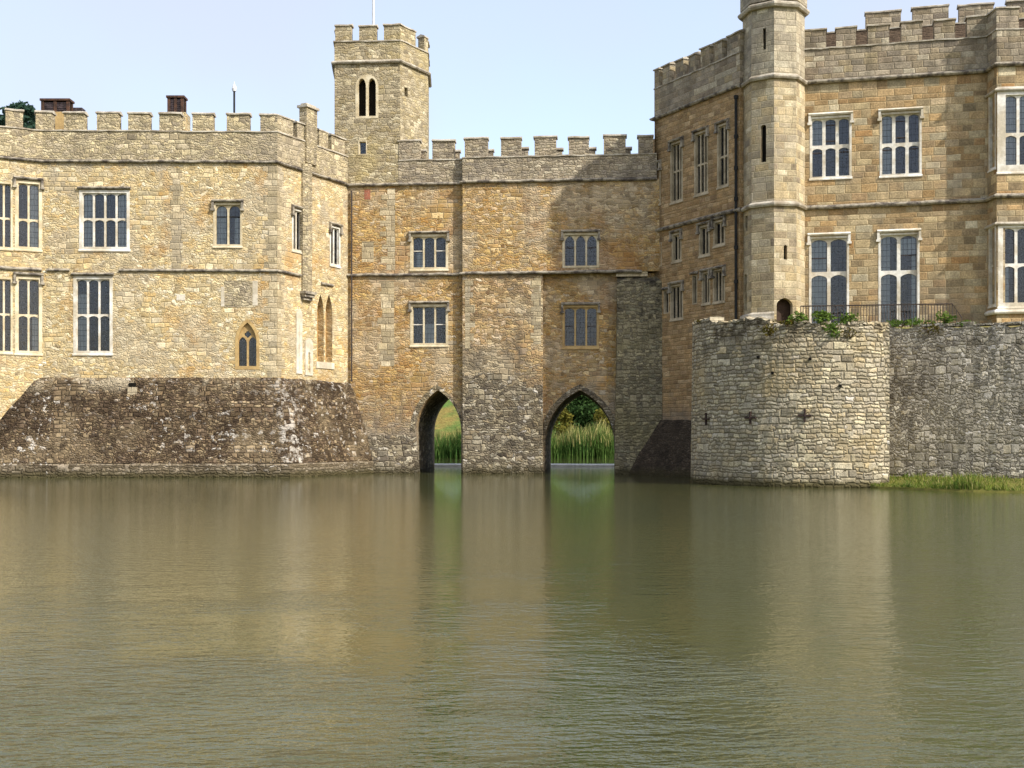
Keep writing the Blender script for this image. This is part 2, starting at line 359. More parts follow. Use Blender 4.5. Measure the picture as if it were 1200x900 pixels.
# ------------------------------------------------------------------ mesh helpers
class MB:
    def __init__(s):
        s.v, s.f = [], []
        s.uvfun = None

    def quad_strip(s, rings, closed=True, caps=True):
        """rings: list of equal-length point lists"""
        b = len(s.v)
        n = len(rings[0])
        for r in rings:
            s.v.extend(tuple(p) for p in r)
        for i in range(len(rings) - 1):
            for j in range(n if closed else n - 1):
                k = (j + 1) % n
                s.f.append((b + i * n + j, b + i * n + k, b + (i + 1) * n + k, b + (i + 1) * n + j))
        if caps and closed:
            s.f.append(tuple(b + j for j in range(n)))
            s.f.append(tuple(b + (len(rings) - 1) * n + j for j in reversed(range(n))))

    def box(s, x0, x1, y0, y1, z0, z1):
        s.quad_strip([[(x0, y0, z0), (x1, y0, z0), (x1, y1, z0), (x0, y1, z0)], [(x0, y0, z1), (x1, y0, z1), (x1, y1, z1), (x0, y1, z1)]])

    def prism(s, pts, z0, z1):
        s.quad_strip([[(p[0], p[1], z0) for p in pts], [(p[0], p[1], z1) for p in pts]])

    def cyl(s, c, r, z0, z1, n=12, r2=None):
        r2 = r if r2 is None else r2
        s.quad_strip([[(c[0] + rr * math.cos(a * math.tau / n), c[1] + rr * math.sin(a * math.tau / n), z) for a in range(n)] for rr, z in ((r, z0), (r2, z1))])

    def tube(s, pts, radii, n=7):
        rings = []
        for i, p in enumerate(pts):
            p = Vector(p)
            d = (Vector(pts[min(i + 1, len(pts) - 1)]) - Vector(pts[max(i - 1, 0)])).normalized()
            a = d.orthogonal().normalized()
            b = d.cross(a)
            rings.append([p + (a * math.cos(t * math.tau / n) + b * math.sin(t * math.tau / n)) * radii[i] for t in range(n)])
        s.quad_strip(rings)

    def build(s, name, mat, parent=None, base=None, recalc=True):
        base = Vector(base) if base is not None else (Vector(parent['_b']) if parent is not None and '_b' in parent else Vector((0, 0, 0)))
        me = bpy.data.meshes.new(name)
        me.from_pydata([tuple(Vector(v) - base) for v in s.v], [], s.f)
        me.update()
        if recalc:
            bm = bmesh.new()
            bm.from_mesh(me)
            bmesh.ops.recalc_face_normals(bm, faces=bm.faces)
            bm.to_mesh(me)
            bm.free()
        uvl = me.uv_layers.new(name='UVMap')
        vs = me.vertices
        for p in me.polygons:
            n = p.normal
            if s.uvfun is None:
                if abs(n.z) > .75:
                    for li in p.loop_indices:
                        c = vs[me.loops[li].vertex_index].co + base
                        uvl.data[li].uv = (c.x, c.y)
                else:
                    l = math.hypot(n.x, n.y) or 1
                    tx, ty = -n.y / l, n.x / l
                    tx, ty = round(tx, 2), round(ty, 2)
                    k = math.hypot(tx, ty) or 1
                    st = 1 / max(.35, l)
                    for li in p.loop_indices:
                        c = vs[me.loops[li].vertex_index].co + base
                        uvl.data[li].uv = ((c.x * tx + c.y * ty) / k, c.z * st)
            else:
                for li in p.loop_indices:
                    uvl.data[li].uv = s.uvfun(vs[me.loops[li].vertex_index].co + base)
        me.materials.append(mat)
        o = bpy.data.objects.new(name, me)
        COL.objects.link(o)
        if parent is not None:
            o.parent = parent
            o['_b'] = tuple(base)
        else:
            o.location = base
            o['_b'] = tuple(base)
        return o


def thing(name, label, cat, loc, group=None):
    o = bpy.data.objects.new(name, None)
    COL.objects.link(o)
    o.location = loc
    o.empty_display_size = .5
    o['_b'] = tuple(loc)
    o['label'] = label
    o['category'] = cat
    if group:
        o['group'] = group
    return o


def tag(o, label, cat, group=None):
    o['label'] = label
    o['category'] = cat
    if group:
        o['group'] = group
    return o


class Plane:
    """a vertical wall plane; u runs to the right seen from outside, d is measured outwards"""
    def __init__(s, P0, P1):
        s.P0 = Vector(P0)
        s.P1 = Vector(P1)
        s.L = (s.P1 - s.P0).length
        s.t = (s.P1 - s.P0) / s.L
        s.n = Vector((s.t.y, -s.t.x))

    def at(s, px, py=HY):
        k = (px - 600.0) / F
        # P0.x + u tx = k (P0.y + u ty)
        u = (k * s.P0.y - s.P0.x) / (s.t.x - k * s.t.y)
        Y = s.P0.y + u * s.t.y
        return u, zat(py, Y)

    def pt(s, u, z, d=0.0):
        p = s.P0 + s.t * u + s.n * d
        return Vector((p.x, p.y, z))

    def off(s, d):
        return Plane(s.P0 + s.n * d, s.P1 + s.n * d)

    def box(s, px0, py0, px1, py1):
        """photo rectangle -> (u0, z0, u1, z1); heights read at the rectangle's middle column"""
        u0, u1 = s.at(px0)[0], s.at(px1)[0]
        pm = (px0 + px1) / 2
        return u0, s.at(pm, py1)[1], u1, s.at(pm, py0)[1]


def rect(u0, z0, u1, z1):
    return [(u0, z0), (u1, z0), (u1, z1), (u0, z1)]


def slab(mb, pl, outline, holes, d0, d1, back=True):
    loops = [outline] + list(holes)
    tris = tessellate_polygon([[Vector((u, z, 0)) for u, z in lp] for lp in loops])
    flat = [p for lp in loops for p in lp]
    b = len(mb.v)
    n = len(flat)
    mb.v.extend(tuple(pl.pt(u, z, d0)) for u, z in flat)
    mb.v.extend(tuple(pl.pt(u, z, d1)) for u, z in flat)
    for t in tris:
        mb.f.append(tuple(b + i for i in t))
        if back:
            mb.f.append(tuple(b + n + i for i in reversed(t)))
    o = 0
    for lp in loops:
        m = len(lp)
        for i in range(m):
            j = (i + 1) % m
            mb.f.append((b + o + i, b + o + j, b + n + o + j, b + n + o + i))
        o += m


def arch_top(u0, u1, z0, zs, rise, n=7, point=1.35):
    """opening from z0 with jambs up to zs and a slightly pointed head"""
    w = (u1 - u0) / 2
    c = (u0 + u1) / 2
    pts = [(u0, z0), (u1, z0)]
    for i in range(n + 1):
        a = i / n * math.pi / 2
        x = math.cos(a)
        pts.append((c + w * x, zs + rise * (math.sin(a) ** (1 / 1.0) if point <= 1 else (.75 * math.sin(a) + .25 * (1 - x)))))
    for i in range(n - 1, -1, -1):
        a = i / n * math.pi / 2
        x = math.cos(a)
        pts.append((c - w * x, zs + rise * (math.sin(a) if point <= 1 else (.75 * math.sin(a) + .25 * (1 - x)))))
    return pts


def pointed(u0, u1, z0, zs, rise, n=10):
    w = (u1 - u0) / 2
    c = (u0 + u1) / 2
    R = (w * w + rise * rise) / (2 * w)
    am = math.asin(min(1, rise / R))
    pts = [(u0, z0), (u1, z0)]
    for i in range(n + 1):
        a = am * i / n
        pts.append((u1 - R + R * math.cos(a), zs + R * math.sin(a)))
    for i in range(n - 1, -1, -1):
        a = am * i / n
        pts.append((u0 + R - R * math.cos(a), zs + R * math.sin(a)))
    return pts


# ---- sweeps along a plan polyline
def miters(pts):
    segs = [(pts[i + 1] - pts[i]).normalized() for i in range(len(pts) - 1)]
    ns = [Vector((t.y, -t.x)) for t in segs]
    out = [ns[0]]
    for a, b in zip(ns, ns[1:]):
        out.append((a + b) / max(.25, 1 + a.dot(b)))
    out.append(ns[-1])
    return out


def arclens(poly):
    s = [0.0]
    for a, b in zip(poly, poly[1:]):
        s.append(s[-1] + (b - a).length)
    return s


def arc_at(poly, px, seg=None):
    s = arclens(poly)
    best = None
    for i, (a, b) in enumerate(zip(poly, poly[1:])):
        if seg is not None and i != seg:
            continue
        p = Plane(a, b)
        if p.n.y > .05 and seg is None:
            continue
        u = p.at(px)[0]
        e = max(0, -u, u - p.L)
        if best is None or e < best[0] - 1e-6:
            best = (e, s[i] + u)
    return best[1]


def sub_poly(poly, s0, s1, step=None):
    s = arclens(poly)
    keys = [s0] + [x for x in s[1:-1] if s0 + .02 < x < s1 - .02] + [s1]

    def at(x):
        for i in range(len(s) - 1):
            if x <= s[i + 1] or i == len(s) - 2:
                t = (poly[i + 1] - poly[i]).normalized()
                return poly[i] + t * (x - s[i])
    pts = []
    for a, b in zip(keys, keys[1:]):
        n = max(1, int((b - a) / step)) if step else 1
        pts += [(at(a + (b - a) * i / n)) for i in range(n)]
    pts.append(at(keys[-1]))
    return pts


def sweep(mb, pts, prof, jit=0.0, zoff=None):
    ms = miters(pts)
    rings = []
    for i, (p, m) in enumerate(zip(pts, ms)):
        jd, jz = random.uniform(-jit, jit), random.uniform(-jit, jit)
        zo = zoff[i] if zoff else 0
        rings.append([(p.x + m.x * (d + jd), p.y + m.y * (d + jd), z + jz + zo) for d, z in prof])
    mb.quad_strip(rings)


def string_course(parent, poly, z, h=.16, proj=.15, mat='string', name='string_course', s0=None, s1=None, jit=.012):
    L = arclens(poly)[-1]
    pts = sub_poly(poly, 0 if s0 is None else s0, L if s1 is None else s1, .55)
    mb = MB()
    sweep(mb, pts, [(-.1, z - h * .5), (proj * .7, z - h * .5), (proj, z - h * .2), (proj, z + h * .05), (.012, z + h * .5), (-.1, z + h * .5)], jit)
    return mb.build(name, M[mat], parent)


def battlement(parent, poly, zc, zk, zm, spans, wall, thick=.5, seg=None, arcs=None, cop='coping', s0=None, s1=None, mwall=None):
    L = arclens(poly)[-1]
    a0, a1 = (0 if s0 is None else s0), (L if s1 is None else s1)
    mb = MB()
    sweep(mb, sub_poly(poly, a0, a1), [(.006, zc + .09), (.006, zk), (-thick, zk), (-thick, zc - .1), (-.05, zc - .1), (-.05, zc + .09)])
    par = mb.build('parapet', M[wall], parent)
    mb = MB()
    sweep(mb, sub_poly(poly, a0 + .01, a1 - .01, .4), [(.05, zk - .015), (.05, zk + .045), (-thick * .5, zk + .10), (-thick - .05, zk + .05), (-thick - .05, zk - .015)], .02)
    mb.build('crenel_sill', M[cop], par)
    al = list(arcs or [])
    for sp in spans:
        sg = sp[2] if len(sp) > 2 else seg
        sg2 = sp[3] if len(sp) > 3 else sg
        al.append((arc_at(poly, sp[0], sg), arc_at(poly, sp[1], sg2)))
    for (q0, q1) in al:
        dz = random.uniform(-.06, .045)
        q0 += random.uniform(-.04, .04)
        q1 += random.uniform(-.04, .04)
        mb = MB()
        zt = zm - .13 + dz
        sweep(mb, sub_poly(poly, q0, q1), [(.002, zk + .03), (.002, zt), (-thick + .02, zt), (-thick + .02, zk + .03)], .02)
        mer = mb.build('merlon', M[mwall or wall], parent)
        mb = MB()
        sweep(mb, sub_poly(poly, q0 - random.uniform(.03, .07), q1 + random.uniform(.03, .07), .3), [(.055, zt - .01), (.055, zt + .05), (-thick * .45, zt + .15), (-thick - .04, zt + .05), (-thick - .04, zt - .01)], .016)
        mb.build('coping', M[cop], mer)
    return par


def window(parent, pl, bx, cols, transoms=(), frame='white_frame', hood=True, head='tudor', depth=.075, margin=.16, mull=.085, curtains=(), pane='glass',
           sash=(), surround_d=.014, drops=True, hoodmat=None, pw=None, sill=True, sashmat='iron'):
    """bx photo box of the OUTER light area. Returns the hole for the wall."""
    u0, z0, u1, z1 = pl.box(*bx)
    mg = margin
    U0, U1, Z0, Z1 = u0 - mg, u1 + mg, z0 - mg * .9, z1 + mg * 1.05
    mb = MB()
    slab(mb, pl, rect(U0, Z0, U1, Z1), [rect(u0 - .02, z0 - .02, u1 + .02, z1 + .03)], surround_d, -.34)
    if sill:
        a, b = pl.pt(U0 - .03, 0, 0), pl.pt(U1 + .03, 0, 0)
        mb2pts = [Vector((a.x, a.y)), Vector((b.x, b.y))]
        sweep(mb, mb2pts, [(-.05, Z0 - .08), (.05, Z0 - .08), (.05, Z0 - .03), (.016, Z0 + .02), (-.05, Z0 + .02)])
    # tracery
    zs = [z0] + [zat_ for zat_ in sorted(transoms)] + [z1]
    w = (u1 - u0 - mull * (cols - 1)) / cols
    holes = []
    for r in range(len(zs) - 1):
        zb = zs[r] + (mull * .5 if r > 0 else 0)
        zt = zs[r + 1] - (mull * .5 if r < len(zs) - 2 else 0)
        for c in range(cols):
            a = u0 + c * (w + mull)
            b = a + w
            if head == 'flat':
                holes.append(rect(a, zb, b, zt))
            else:
                rise = min(w * (.7 if head == 'pointed' else .5 if head == 'round' else .26), (zt - zb) * .45)
                holes.append(arch_top(a, b, zb, zt - rise, rise, 6, 1 if head == 'round' else 1.35))
    slab(mb, pl, rect(u0 - .019, z0 - .019, u1 + .019, z1 + .029), holes, -depth, -depth - .12)
    win = mb.build('window', M[frame], parent)
    if sash:
        for (c, zf) in sash:         # iron frames of the opening casements
            mb = MB()
            a = u0 + c * (w + mull)
            zz_ = z0 + (z1 - z0) * zf
            slab(mb, pl, rect(a + .002, zz_ - .022, a + w - .002, zz_ + .022), [], -depth - .03, -depth - .064)
            mb.build('casement_bar', M[sashmat], win)
    mb = MB()
    slab(mb, pl, rect(u0 - .01, z0 - .01, u1 + .01, z1 + .01), [], -depth - .065, -depth - .075)
    mb.build('pane', M[pane], win)
    for (c0, c1, f0, f1) in curtains:
        mb = MB()
        a, b = u0 + (u1 - u0) * c0, u0 + (u1 - u0) * c1
        n = max(4, int((b - a) / .05))
        rings = []
        for i in range(n + 1):
            uu = a + (b - a) * i / n
            dd = -depth - .115 - .022 * math.sin(i * 1.9)
            rings.append([pl.pt(uu, z0 + (z1 - z0) * f0, dd), pl.pt(uu, z0 + (z1 - z0) * f1, dd), pl.pt(uu, z0 + (z1 - z0) * f1, dd - .01), pl.pt(uu, z0 + (z1 - z0) * f0, dd - .01)])
        mb.quad_strip(rings)
        mb.build('curtain', M['curtain'], win)
    if hood:
        mb = MB()
        hz = Z1 + .03
        a, b = pl.pt(U0 - .06, 0), pl.pt(U1 + .06, 0)
        pts = [Vector((a.x, a.y)), Vector((b.x, b.y))]
        sweep(mb, pts, [(-.05, hz), (.11, hz), (.15, hz + .05), (.15, hz + .07), (.02, hz + .14), (-.05, hz + .14)])
        if drops:
            for uu in (U0 - .06, U1 - .04):
                slab(mb, pl, rect(uu, hz - .3, uu + .10, hz - .002), [], .12, -.05)
                slab(mb, pl, rect(uu - .04, hz - .4, uu + .14, hz - .302), [], .14, -.05)
        mb.build('hood_mould', M[hoodmat or 'string'], win)
    return rect(U0 + .01, Z0 + .01, U1 - .01, Z1 - .01)


def wall(parent, pl, u0, u1, z0, z1, holes, mat, thick=.6, name='wall', d=0.0):
    mb = MB()
    slab(mb, pl, rect(u0, z0, u1, z1), holes, d, d - thick)
    return mb.build(name, M[mat], parent)


def quoins(parent, pl, u, z0, z1, side=1, wl=.5, ws=.3, h=.33, d=.008, both=False):
    mb = MB()
    z = z0
    k = 0
    while z < z1:
        hh = h * random.uniform(.75, 1.25)
        w = (wl if k % 2 else ws) * random.uniform(.85, 1.15)
        a, b = (u, u + w) if side > 0 else (u - w, u)
        if both:
            a, b = u - w * .5, u + w * .5
        slab(mb, pl, rect(a, z + .008, b, min(z1, z + hh) - .008), [], d + random.uniform(-.003, .004), -.08)
        z += hh
        k += 1
    return mb.build('quoin_stonework', M['quoin'], parent)


def zT(pl, px, py):
    return pl.at(px, py)[1]


# =================================================================== CAMERA, SKY, SUN
cam = bpy.data.cameras.new('camera')
co = bpy.data.objects.new('camera', cam)
COL.objects.link(co)
co.location = (0, 0, H)
co.rotation_euler = (math.radians(90), 0, 0)
cam.sensor_width = 36
cam.lens = 36 * F / 1200
cam.shift_y = (HY - 450) / 1200
cam.clip_end = 6000
cam.clip_start = .1
S.camera = co

SUN = Vector((1.3, -1.0, 1.36)).normalized()
el = math.asin(SUN.z)
az = math.atan2(SUN.x, SUN.y)
w = bpy.data.worlds.new('World')
S.world = w
w.use_nodes = True
nt = NT(w.node_tree)
nt.n.clear()
sky = nt.new('ShaderNodeTexSky', sky_type='NISHITA', sun_disc=False, sun_elevation=el, sun_rotation=az, altitude=0, air_density=1.0, dust_density=3.0, ozone_density=1.0)
veil = nt.noise(nt.new('ShaderNodeTexCoord').outputs['Generated'], 2.2, 4, .5)      # thin high cloud
vf = nt.smooth(veil, .32, .66, .42, .78)
bg = nt.new('ShaderNodeBackground', {0: nt.mix(vf, sky.outputs[0], (1.84, 1.9, 2.2, 1)), 1: .15})
wo = nt.new('ShaderNodeOutputWorld')
nt.l.new(bg.outputs[0], wo.inputs[0])
sl = bpy.data.lights.new('sun', 'SUN')
sl.energy = 2.05
sl.angle = math.radians(1.0)
sl.color = (1, .965, .905)
so = bpy.data.objects.new('sun', sl)
COL.objects.link(so)
so.rotation_euler = SUN.to_track_quat('Z', 'Y').to_euler()
so.location = (60, -40, 70)
S.view_settings.view_transform = 'Standard'
S.view_settings.look = 'None'
S.view_settings.exposure = 1.44
S.view_settings.gamma = 1
S.render.engine = 'CYCLES'
S.cycles.use_denoising = True
S.cycles.max_bounces = 8
S.cycles.transparent_max_bounces = 16
S.cycles.caustics_reflective = False
S.cycles.caustics_refractive = False

# =================================================================== LEFT WING
ZC, ZK, ZM = 14.54, 15.93, 16.86
A0, A1, A2, B, C = W(-190, 53.9), W(-6, 54.25), W(50, 55.08), W(325, 55.3), W(407.5, 60.2)
lw = thing('castle_wing', 'cream rubble castle wing with dark battered plinth and leaded windows, left of the arches', 'castle wing', (-20, 58, 0))
pA01, pA12, pF, pS = Plane(A0, A1), Plane(A1, A2), Plane(A2, B), Plane(B, C)
holesA, holesF, holesS = [], [], []
t1 = pA12.at(25, 257)[1]
t2 = pA12.at(25, 369)[1]
holesA.append(window(lw, pA12, (22, 216, 45, 289), 2, [t1], 'cream_frame', curtains=[(.55, 1, 0, 1)]))
holesA.append(window(lw, pA12, (22, 328, 45, 411), 2, [t2], 'cream_frame', curtains=[(.7, 1, 0, .5)]))
holesA.append(window(lw, pA12, (-3, 216, 12, 289), 2, [t1], 'cream_frame', hood=False, margin=.1))
holesA.append(window(lw, pA12, (-3, 328, 12, 411), 2, [t2], 'cream_frame', hood=False, margin=.1))
holesF.append(window(lw, pF, (97, 227, 148, 289), 4, [pF.at(122, 256.5)[1]], 'white_frame', drops=False, curtains=[(0, .23, 0, 1), (.79, 1, 0, 1)]))
holesF.append(window(lw, pF, (90, 328, 128, 411), 3, [pF.at(109, 369)[1]], 'white_frame', drops=False, curtains=[(0, .3, 0, .8)]))
holesF.append(window(lw, pF, (253, 241, 281, 286), 2, [], 'cream_frame', head='round', sash=[(0, .72), (1, .72)], sashmat='lead', curtains=[(0, .38, 0, 1), (.75, 1, 0, .7)], margin=.12))
# side face windows, thin in the view
holesS.append(window(lw, pS, (344, 248, 353, 292), 2, [], 'white_frame', margin=.12, curtains=[(.1, .9, 0, 1)]))
holesS.append(window(lw, pS, (388, 268, 397, 309), 2, [], 'white_frame', margin=.12, curtains=[(.1, .9, 0, 1)]))
# small traceried window
u0, z0, u1, z1 = pF.box(279, 378, 300.5, 429)
zs = z0 + (z1 - z0) * .56
mb = MB()
out_ = pointed(u0 - .14, u1 + .14, z0 - .16, zs, z1 - zs + .17)
inn = pointed(u0, u1, z0, zs, z1 - zs)
slab(mb, pF, out_, [inn], .014, -.34)
um = (u0 + u1) / 2
wl_ = (u1 - u0) / 2 - .055
lights = [arch_top(u0 + .01, u0 + .01 + wl_, z0 + .01, zs - .05, wl_ * .75, 6, 1.35), arch_top(u1 - .01 - wl_, u1 - .01, z0 + .01, zs - .05, wl_ * .75, 6, 1.35)]
quat = []
qz = zs + wl_ * .95
for i in range(24):
    a = i / 24 * math.tau
    r = .155 * (.72 + .28 * abs(math.cos(2 * a)) ** .8)
    quat.append((um + r * math.cos(a), qz + r * math.sin(a)))
slab(mb, pF, pointed(u0 - .005, u1 + .005, z0 - .005, zs, z1 - zs + .005), lights + [quat], -.12, -.24)
win = mb.build('window', M['tan_frame'], lw)
mb = MB()
slab(mb, pF, pointed(u0 - .002, u1 + .002, z0 - .002, zs, z1 - zs), [], -.17, -.18)
mb.build('pane', M['glass'], win)
holesF.append(pointed(u0 - .13, u1 + .13, z0 - .15, zs, z1 - zs + .155))
# blind double lancet on the side face
for (a, b) in ((371.5, 379.5), (381.5, 389.5)):
    uu0, zz0, uu1, zz1 = pS.box(a, 345, b, 424)
    hz = zz0 + (zz1 - zz0) * .7
    hole = pointed(uu0, uu1, zz0, hz, zz1 - hz)
    holesS.append(hole)
    mb = MB()
    slab(mb, pS, pointed(uu0 - .02, uu1 + .02, zz0 - .02, hz, zz1 - hz + .02), [], -.38, -.5)
    mb.build('niche', M['niche'], lw)
ZB = -1.2
wall(lw, pA01, 0, pA01.L, ZB, ZC + .05, [], 'left_wall')
wall(lw, pA12, 0, pA12.L, ZB, ZC + .05, holesA, 'left_wall')
wall(lw, pF, 0, pF.L, ZB, ZC + .05, holesF, 'left_wall')
wall(lw, pS, 0, pS.L + .3, ZB, ZC + .05, holesS, 'left_wall')
mb = MB()
mb.prism([A0, Vector((A0.x, 71)), Vector((-9.4, 71)), Vector((-9.4, 60.6)), C + Vector((-.7, .1)), B + Vector((-.5, .7)), A2 + Vector((0, .7)), A1 + Vector((0, .7))], ZC - .1, ZC + .06)
mb.build('roof', M['roof'], lw)
mb = MB()
mb.prism([Vector((A0.x, 54.6)), Vector((A0.x + .3, 54.6)), Vector((A0.x + .3, 70.7)), Vector((-9.7, 70.7)), Vector((-9.7, 61.2)), Vector((-9.4, 61.2)), Vector((-9.4, 71)), Vector((A0.x, 71))], ZB, ZC - .11)
mb.build('rear_wall', M['left_wall'], lw)
polyL = [A0, A1, A2, B, C]
string_course(lw, polyL, ZC, .15, .14, jit=.02)
sA = arclens(polyL)
string_course(lw, polyL, zT(pF, 200, 317), .14, .11, s0=sA[2] + .2, s1=sA[2] + pF.at(82)[0], name='string_course')
string_course(lw, polyL, zT(pF, 200, 317), .14, .11, s0=sA[2] + pF.at(140)[0], s1=sA[3] + pS.at(352)[0])
string_course(lw, polyL, zT(pS, 370, 331), .14, .11, s0=sA[3] + pS.at(376)[0], s1=sA[3] + pS.at(390)[0])
string_course(lw, polyL, zT(pA12, 10, 314), .16, .12, s0=.1, s1=sA[2] - .05)
spL = [(6, 27), (41, 61), (75, 99), (113, 138), (150, 175), (187, 211), (225, 250), (266, 291), (305, 343, 2, 3), (347.5, 355.5, 3), (374, 384.5, 3), (388.5, 404, 3)]
arcsL = [(arc_at(polyL, -31), arc_at(polyL, -8)), (.9, 1.8), (2.4, 3.3), (3.9, 4.8)]
battlement(lw, polyL, ZC, ZK, ZM, spL, 'left_grey', arcs=arcsL)
# pilaster shaft rising into a capped turret on the side face
mb = MB()
ua, ub = pS.at(353)[0], pS.at(363)[0]
zt_ = pS.at(358, 126)[1]
zb_ = pS.at(358, 342)[1]
mb.quad_strip([[pS.pt(u, z, d) for u, d in ((ua, -.1), (ua, .1), (ua + .18, .28), (ub - .18, .28), (ub, .1), (ub, -.1))] for z in (zb_, ZC + .3)])
mb.build('pilaster', M['left_grey'], lw)
mb = MB()
ua2, ub2 = pS.at(357)[0], pS.at(369.5)[0]
slab(mb, pS, rect(ua2, ZC + .4, ub2, zt_), [], .12, -.32)
tp = mb.build('chimney', M['left_grey'], lw)
mb = MB()
slab(mb, pS, rect(ua2 - .08, zt_ + .002, ub2 + .08, zt_ + .12), [], .2, -.4)
slab(mb, pS, rect(ua2 + .04, zt_ + .122, ub2 - .04, zt_ + .22), [], .07, -.27)
mb.build('coping', M['coping'], tp)
mb = MB()
for k, (dd, hh) in enumerate(((.34, .12), (.26, .12), (.16, .14))):
    slab(mb, pS, rect(ua - .1 + k * .05, zb_ - .14 * k - .13, ub + .1 - k * .05, zb_ - .14 * k - .002), [], dd, -.05)
mb.build('corbel', M['string'], lw)
# pale stone pilasters beside the lancets
for (a, b, y0, y1) in ((346.5, 353.5, 362, 438), (357, 366, 396, 440)):
    uu0, zz0, uu1, zz1 = pS.box(a, y0, b, y1)
    mb = MB()
    slab(mb, pS, arch_top(uu0, uu1, zz0, zz1 - .3, .3, 5), [rect(uu0 + .22, zz0 + .15, uu1 - .22, zz1 - .7)], .05, -.1)
    mb.build('pilaster', M['plaster'], lw)
mb = MB()
slab(mb, pS, rect(*pS.box(370, 424.5, 391, 432)), [], .05, -.1)
mb.build('sill', M['plaster'], lw)
quoins(lw, pF, pF.L - .004, 4.6, ZC - .15, -1, .62, .4)
quoins(lw, pS, .004, 4.6, ZC - .15, 1, .5, .3)
quoins(lw, pF, pF.at(207)[0], 9.6, ZC - .3, 1, .55, .4, both=True)
mb = MB()
bx = pF.box(263, 329, 299, 360)
slab(mb, pF, rect(*bx), [], .006, -.1)
mb.build('blocked_opening', M['left_grey'], lw)
for (a, b, y0, y1) in ((259, 263, 336, 359), (296, 302, 329, 358), (207, 217, 345, 352)):
    mb = MB()
    slab(mb, pF, rect(*pF.box(a, y0, b, y1)), [], .01, -.1)
    mb.build('dressed_stone', M['plaster'], lw)
# battered plinth
Bx = A2 - pF.t * 11
polyP = [Bx, B, C + pS.t * .6]
mb = MB()
zp = 4.5
sweep(mb, sub_poly(polyP, 0, arclens(polyP)[-1], .5), [(-.2, zp + .05), (.04, zp + .05), (.16, zp - .1), (1.28, .62), (-.2, .62)], .03)
mb.build('plinth', M['plinth'], lw)
mb = MB()
sweep(mb, sub_poly(polyP, 0, arclens(polyP)[-1], .5), [(-.2, .615), (1.31, .615), (1.36, .55), (1.42, -1.2), (-.2, -1.2)], .012)
mb.build('footing', M['plinth_foot'], lw)
mb = MB()
bx = pF.box(153, 449, 161, 452)
slab(mb, pF, rect(bx[0], bx[1] - .1, bx[2], bx[3]), [], .27, 0)
mb.build('drain_spout', M['dark_void'], lw)
mb = MB()
bx = pF.box(152, 453, 163, 466)
slab(mb, pF, rect(bx[0], bx[1] - .25, bx[2], bx[3] - .04), [], .34, 0)
mb.build('drain_chute', M['quoin'], lw)
# roof vents
def vent(a, b, ytop, ybot, Y, slats, small=None):
    x0, x1 = W(a, Y).x, W(b, Y).x
    zt, zb = zat(ytop, Y), zat(ybot, Y)
    mb = MB()
    mb.box(x0 - .12, x1 + .12, Y - .1, Y + .8, ZC + .05, zb)
    st = mb.build('chimney', M['left_wall'], lw)
    mb = MB()
    wd = x1 - x0
    for xx in (x0, x0 + wd * .5 - .07, x1 - .14):
        mb.box(xx, xx + .14, Y, Y + .14, zb + .002, zt - .1)
        mb.box(xx, xx + .14, Y + .4, Y + .54, zb + .002, zt - .1)
    mb.box(x0 - .05, x1 + .05, Y - .05, Y + .6, zt - .099, zt)
    v = mb.build('vent', M['vent'], st)
    mb = MB()
    for k in range(slats):
        z = zb + (zt - .15 - zb) * (k + .5) / slats
        for (p, q) in ((x0 + .145, x0 + wd * .5 - .075), (x0 + wd * .5 + .075, x1 - .145)):
            mb.box(p, q, Y + .03, Y + .1, z - .035, z + .035)
    mb.build('slat_panel', M['vent_slat'], st)
    mb = MB()
    mb.box(x0 + .02, x1 - .02, Y + .3, Y + .34, zb, zt - .1)
    mb.build('vent_core', M['dark_void'], st)
vent(48, 81, 115.5, 131.5, 57.6, 5)
vent(196, 215, 112, 132, 57.6, 7)
mb = MB()
Y = 58.3
mb.box(W(83, Y).x, W(96, Y).x, Y, Y + .5, ZC + .05, zat(126, Y))
mb.build('chimney', M['vent_slat'], lw)
mb = MB()
mb.box(W(58, 57).x, W(76, 57).x, 57.0, 57.45, ZC + .05, zat(131, 57))
mb.build('chimney', M['tan_frame'], lw)

# mast with a white lamp on the roof
Y = 58
c = W(274.5, Y)
mast = thing('lightning_mast', 'thin dark mast with a small white top, on the roof behind battlements', 'mast', (c.x, c.y, ZC + .06))
mb = MB()
mb.cyl(c, .05, ZC + .06, zat(107, Y), 8)
mb.build('pole', M['lead'], mast)
mb = MB()
z = zat(107, Y)
mb.cyl(c, .09, z, z + .12, 10, .12)
mb.cyl(c, .12, z + .121, z + .3, 10, .07)
mb.cyl(c, .03, z + .301, z + .48, 8, .015)
mb.build('lamp_head', M['pole'], mast)

# =================================================================== ARCHED RANGE
dirn = (W(767, 59.0) - W(407.5, 60.2)).normalized()
E0 = W(767, 59.0)
base = Plane(C, E0)
rg = thing('arched_range', 'ochre castle range with two pointed water arches, linking both wings', 'castle range', (-.5, 62, 0))
uD = base.at(543)[0]
ST = .34
front = base.off(ST)
uQ = front.at(636)[0]
uR = base.at(722)[0]
RZC, RZK, RZM = 14.5, 15.7, 16.76
zStr = base.at(600, 320.5)[1]
UE = base.L + .4
hL, hU, hB, hR = [], [], [], []
hL.append(window(rg, base, (484, 278, 522, 313), 3, [], 'cream_frame', head='tudor', sash=[(0, .55), (2, .55)], sashmat='white_frame', margin=.14, curtains=[(.1, .28, 0, .5)]))
hL.append(window(rg, base, (484, 360, 522, 402), 3, [], 'cream_frame', head='flat', sash=[(0, .52), (2, .52)], sashmat='white_frame', margin=.14, curtains=[(.35, .64, 0, .55)]))
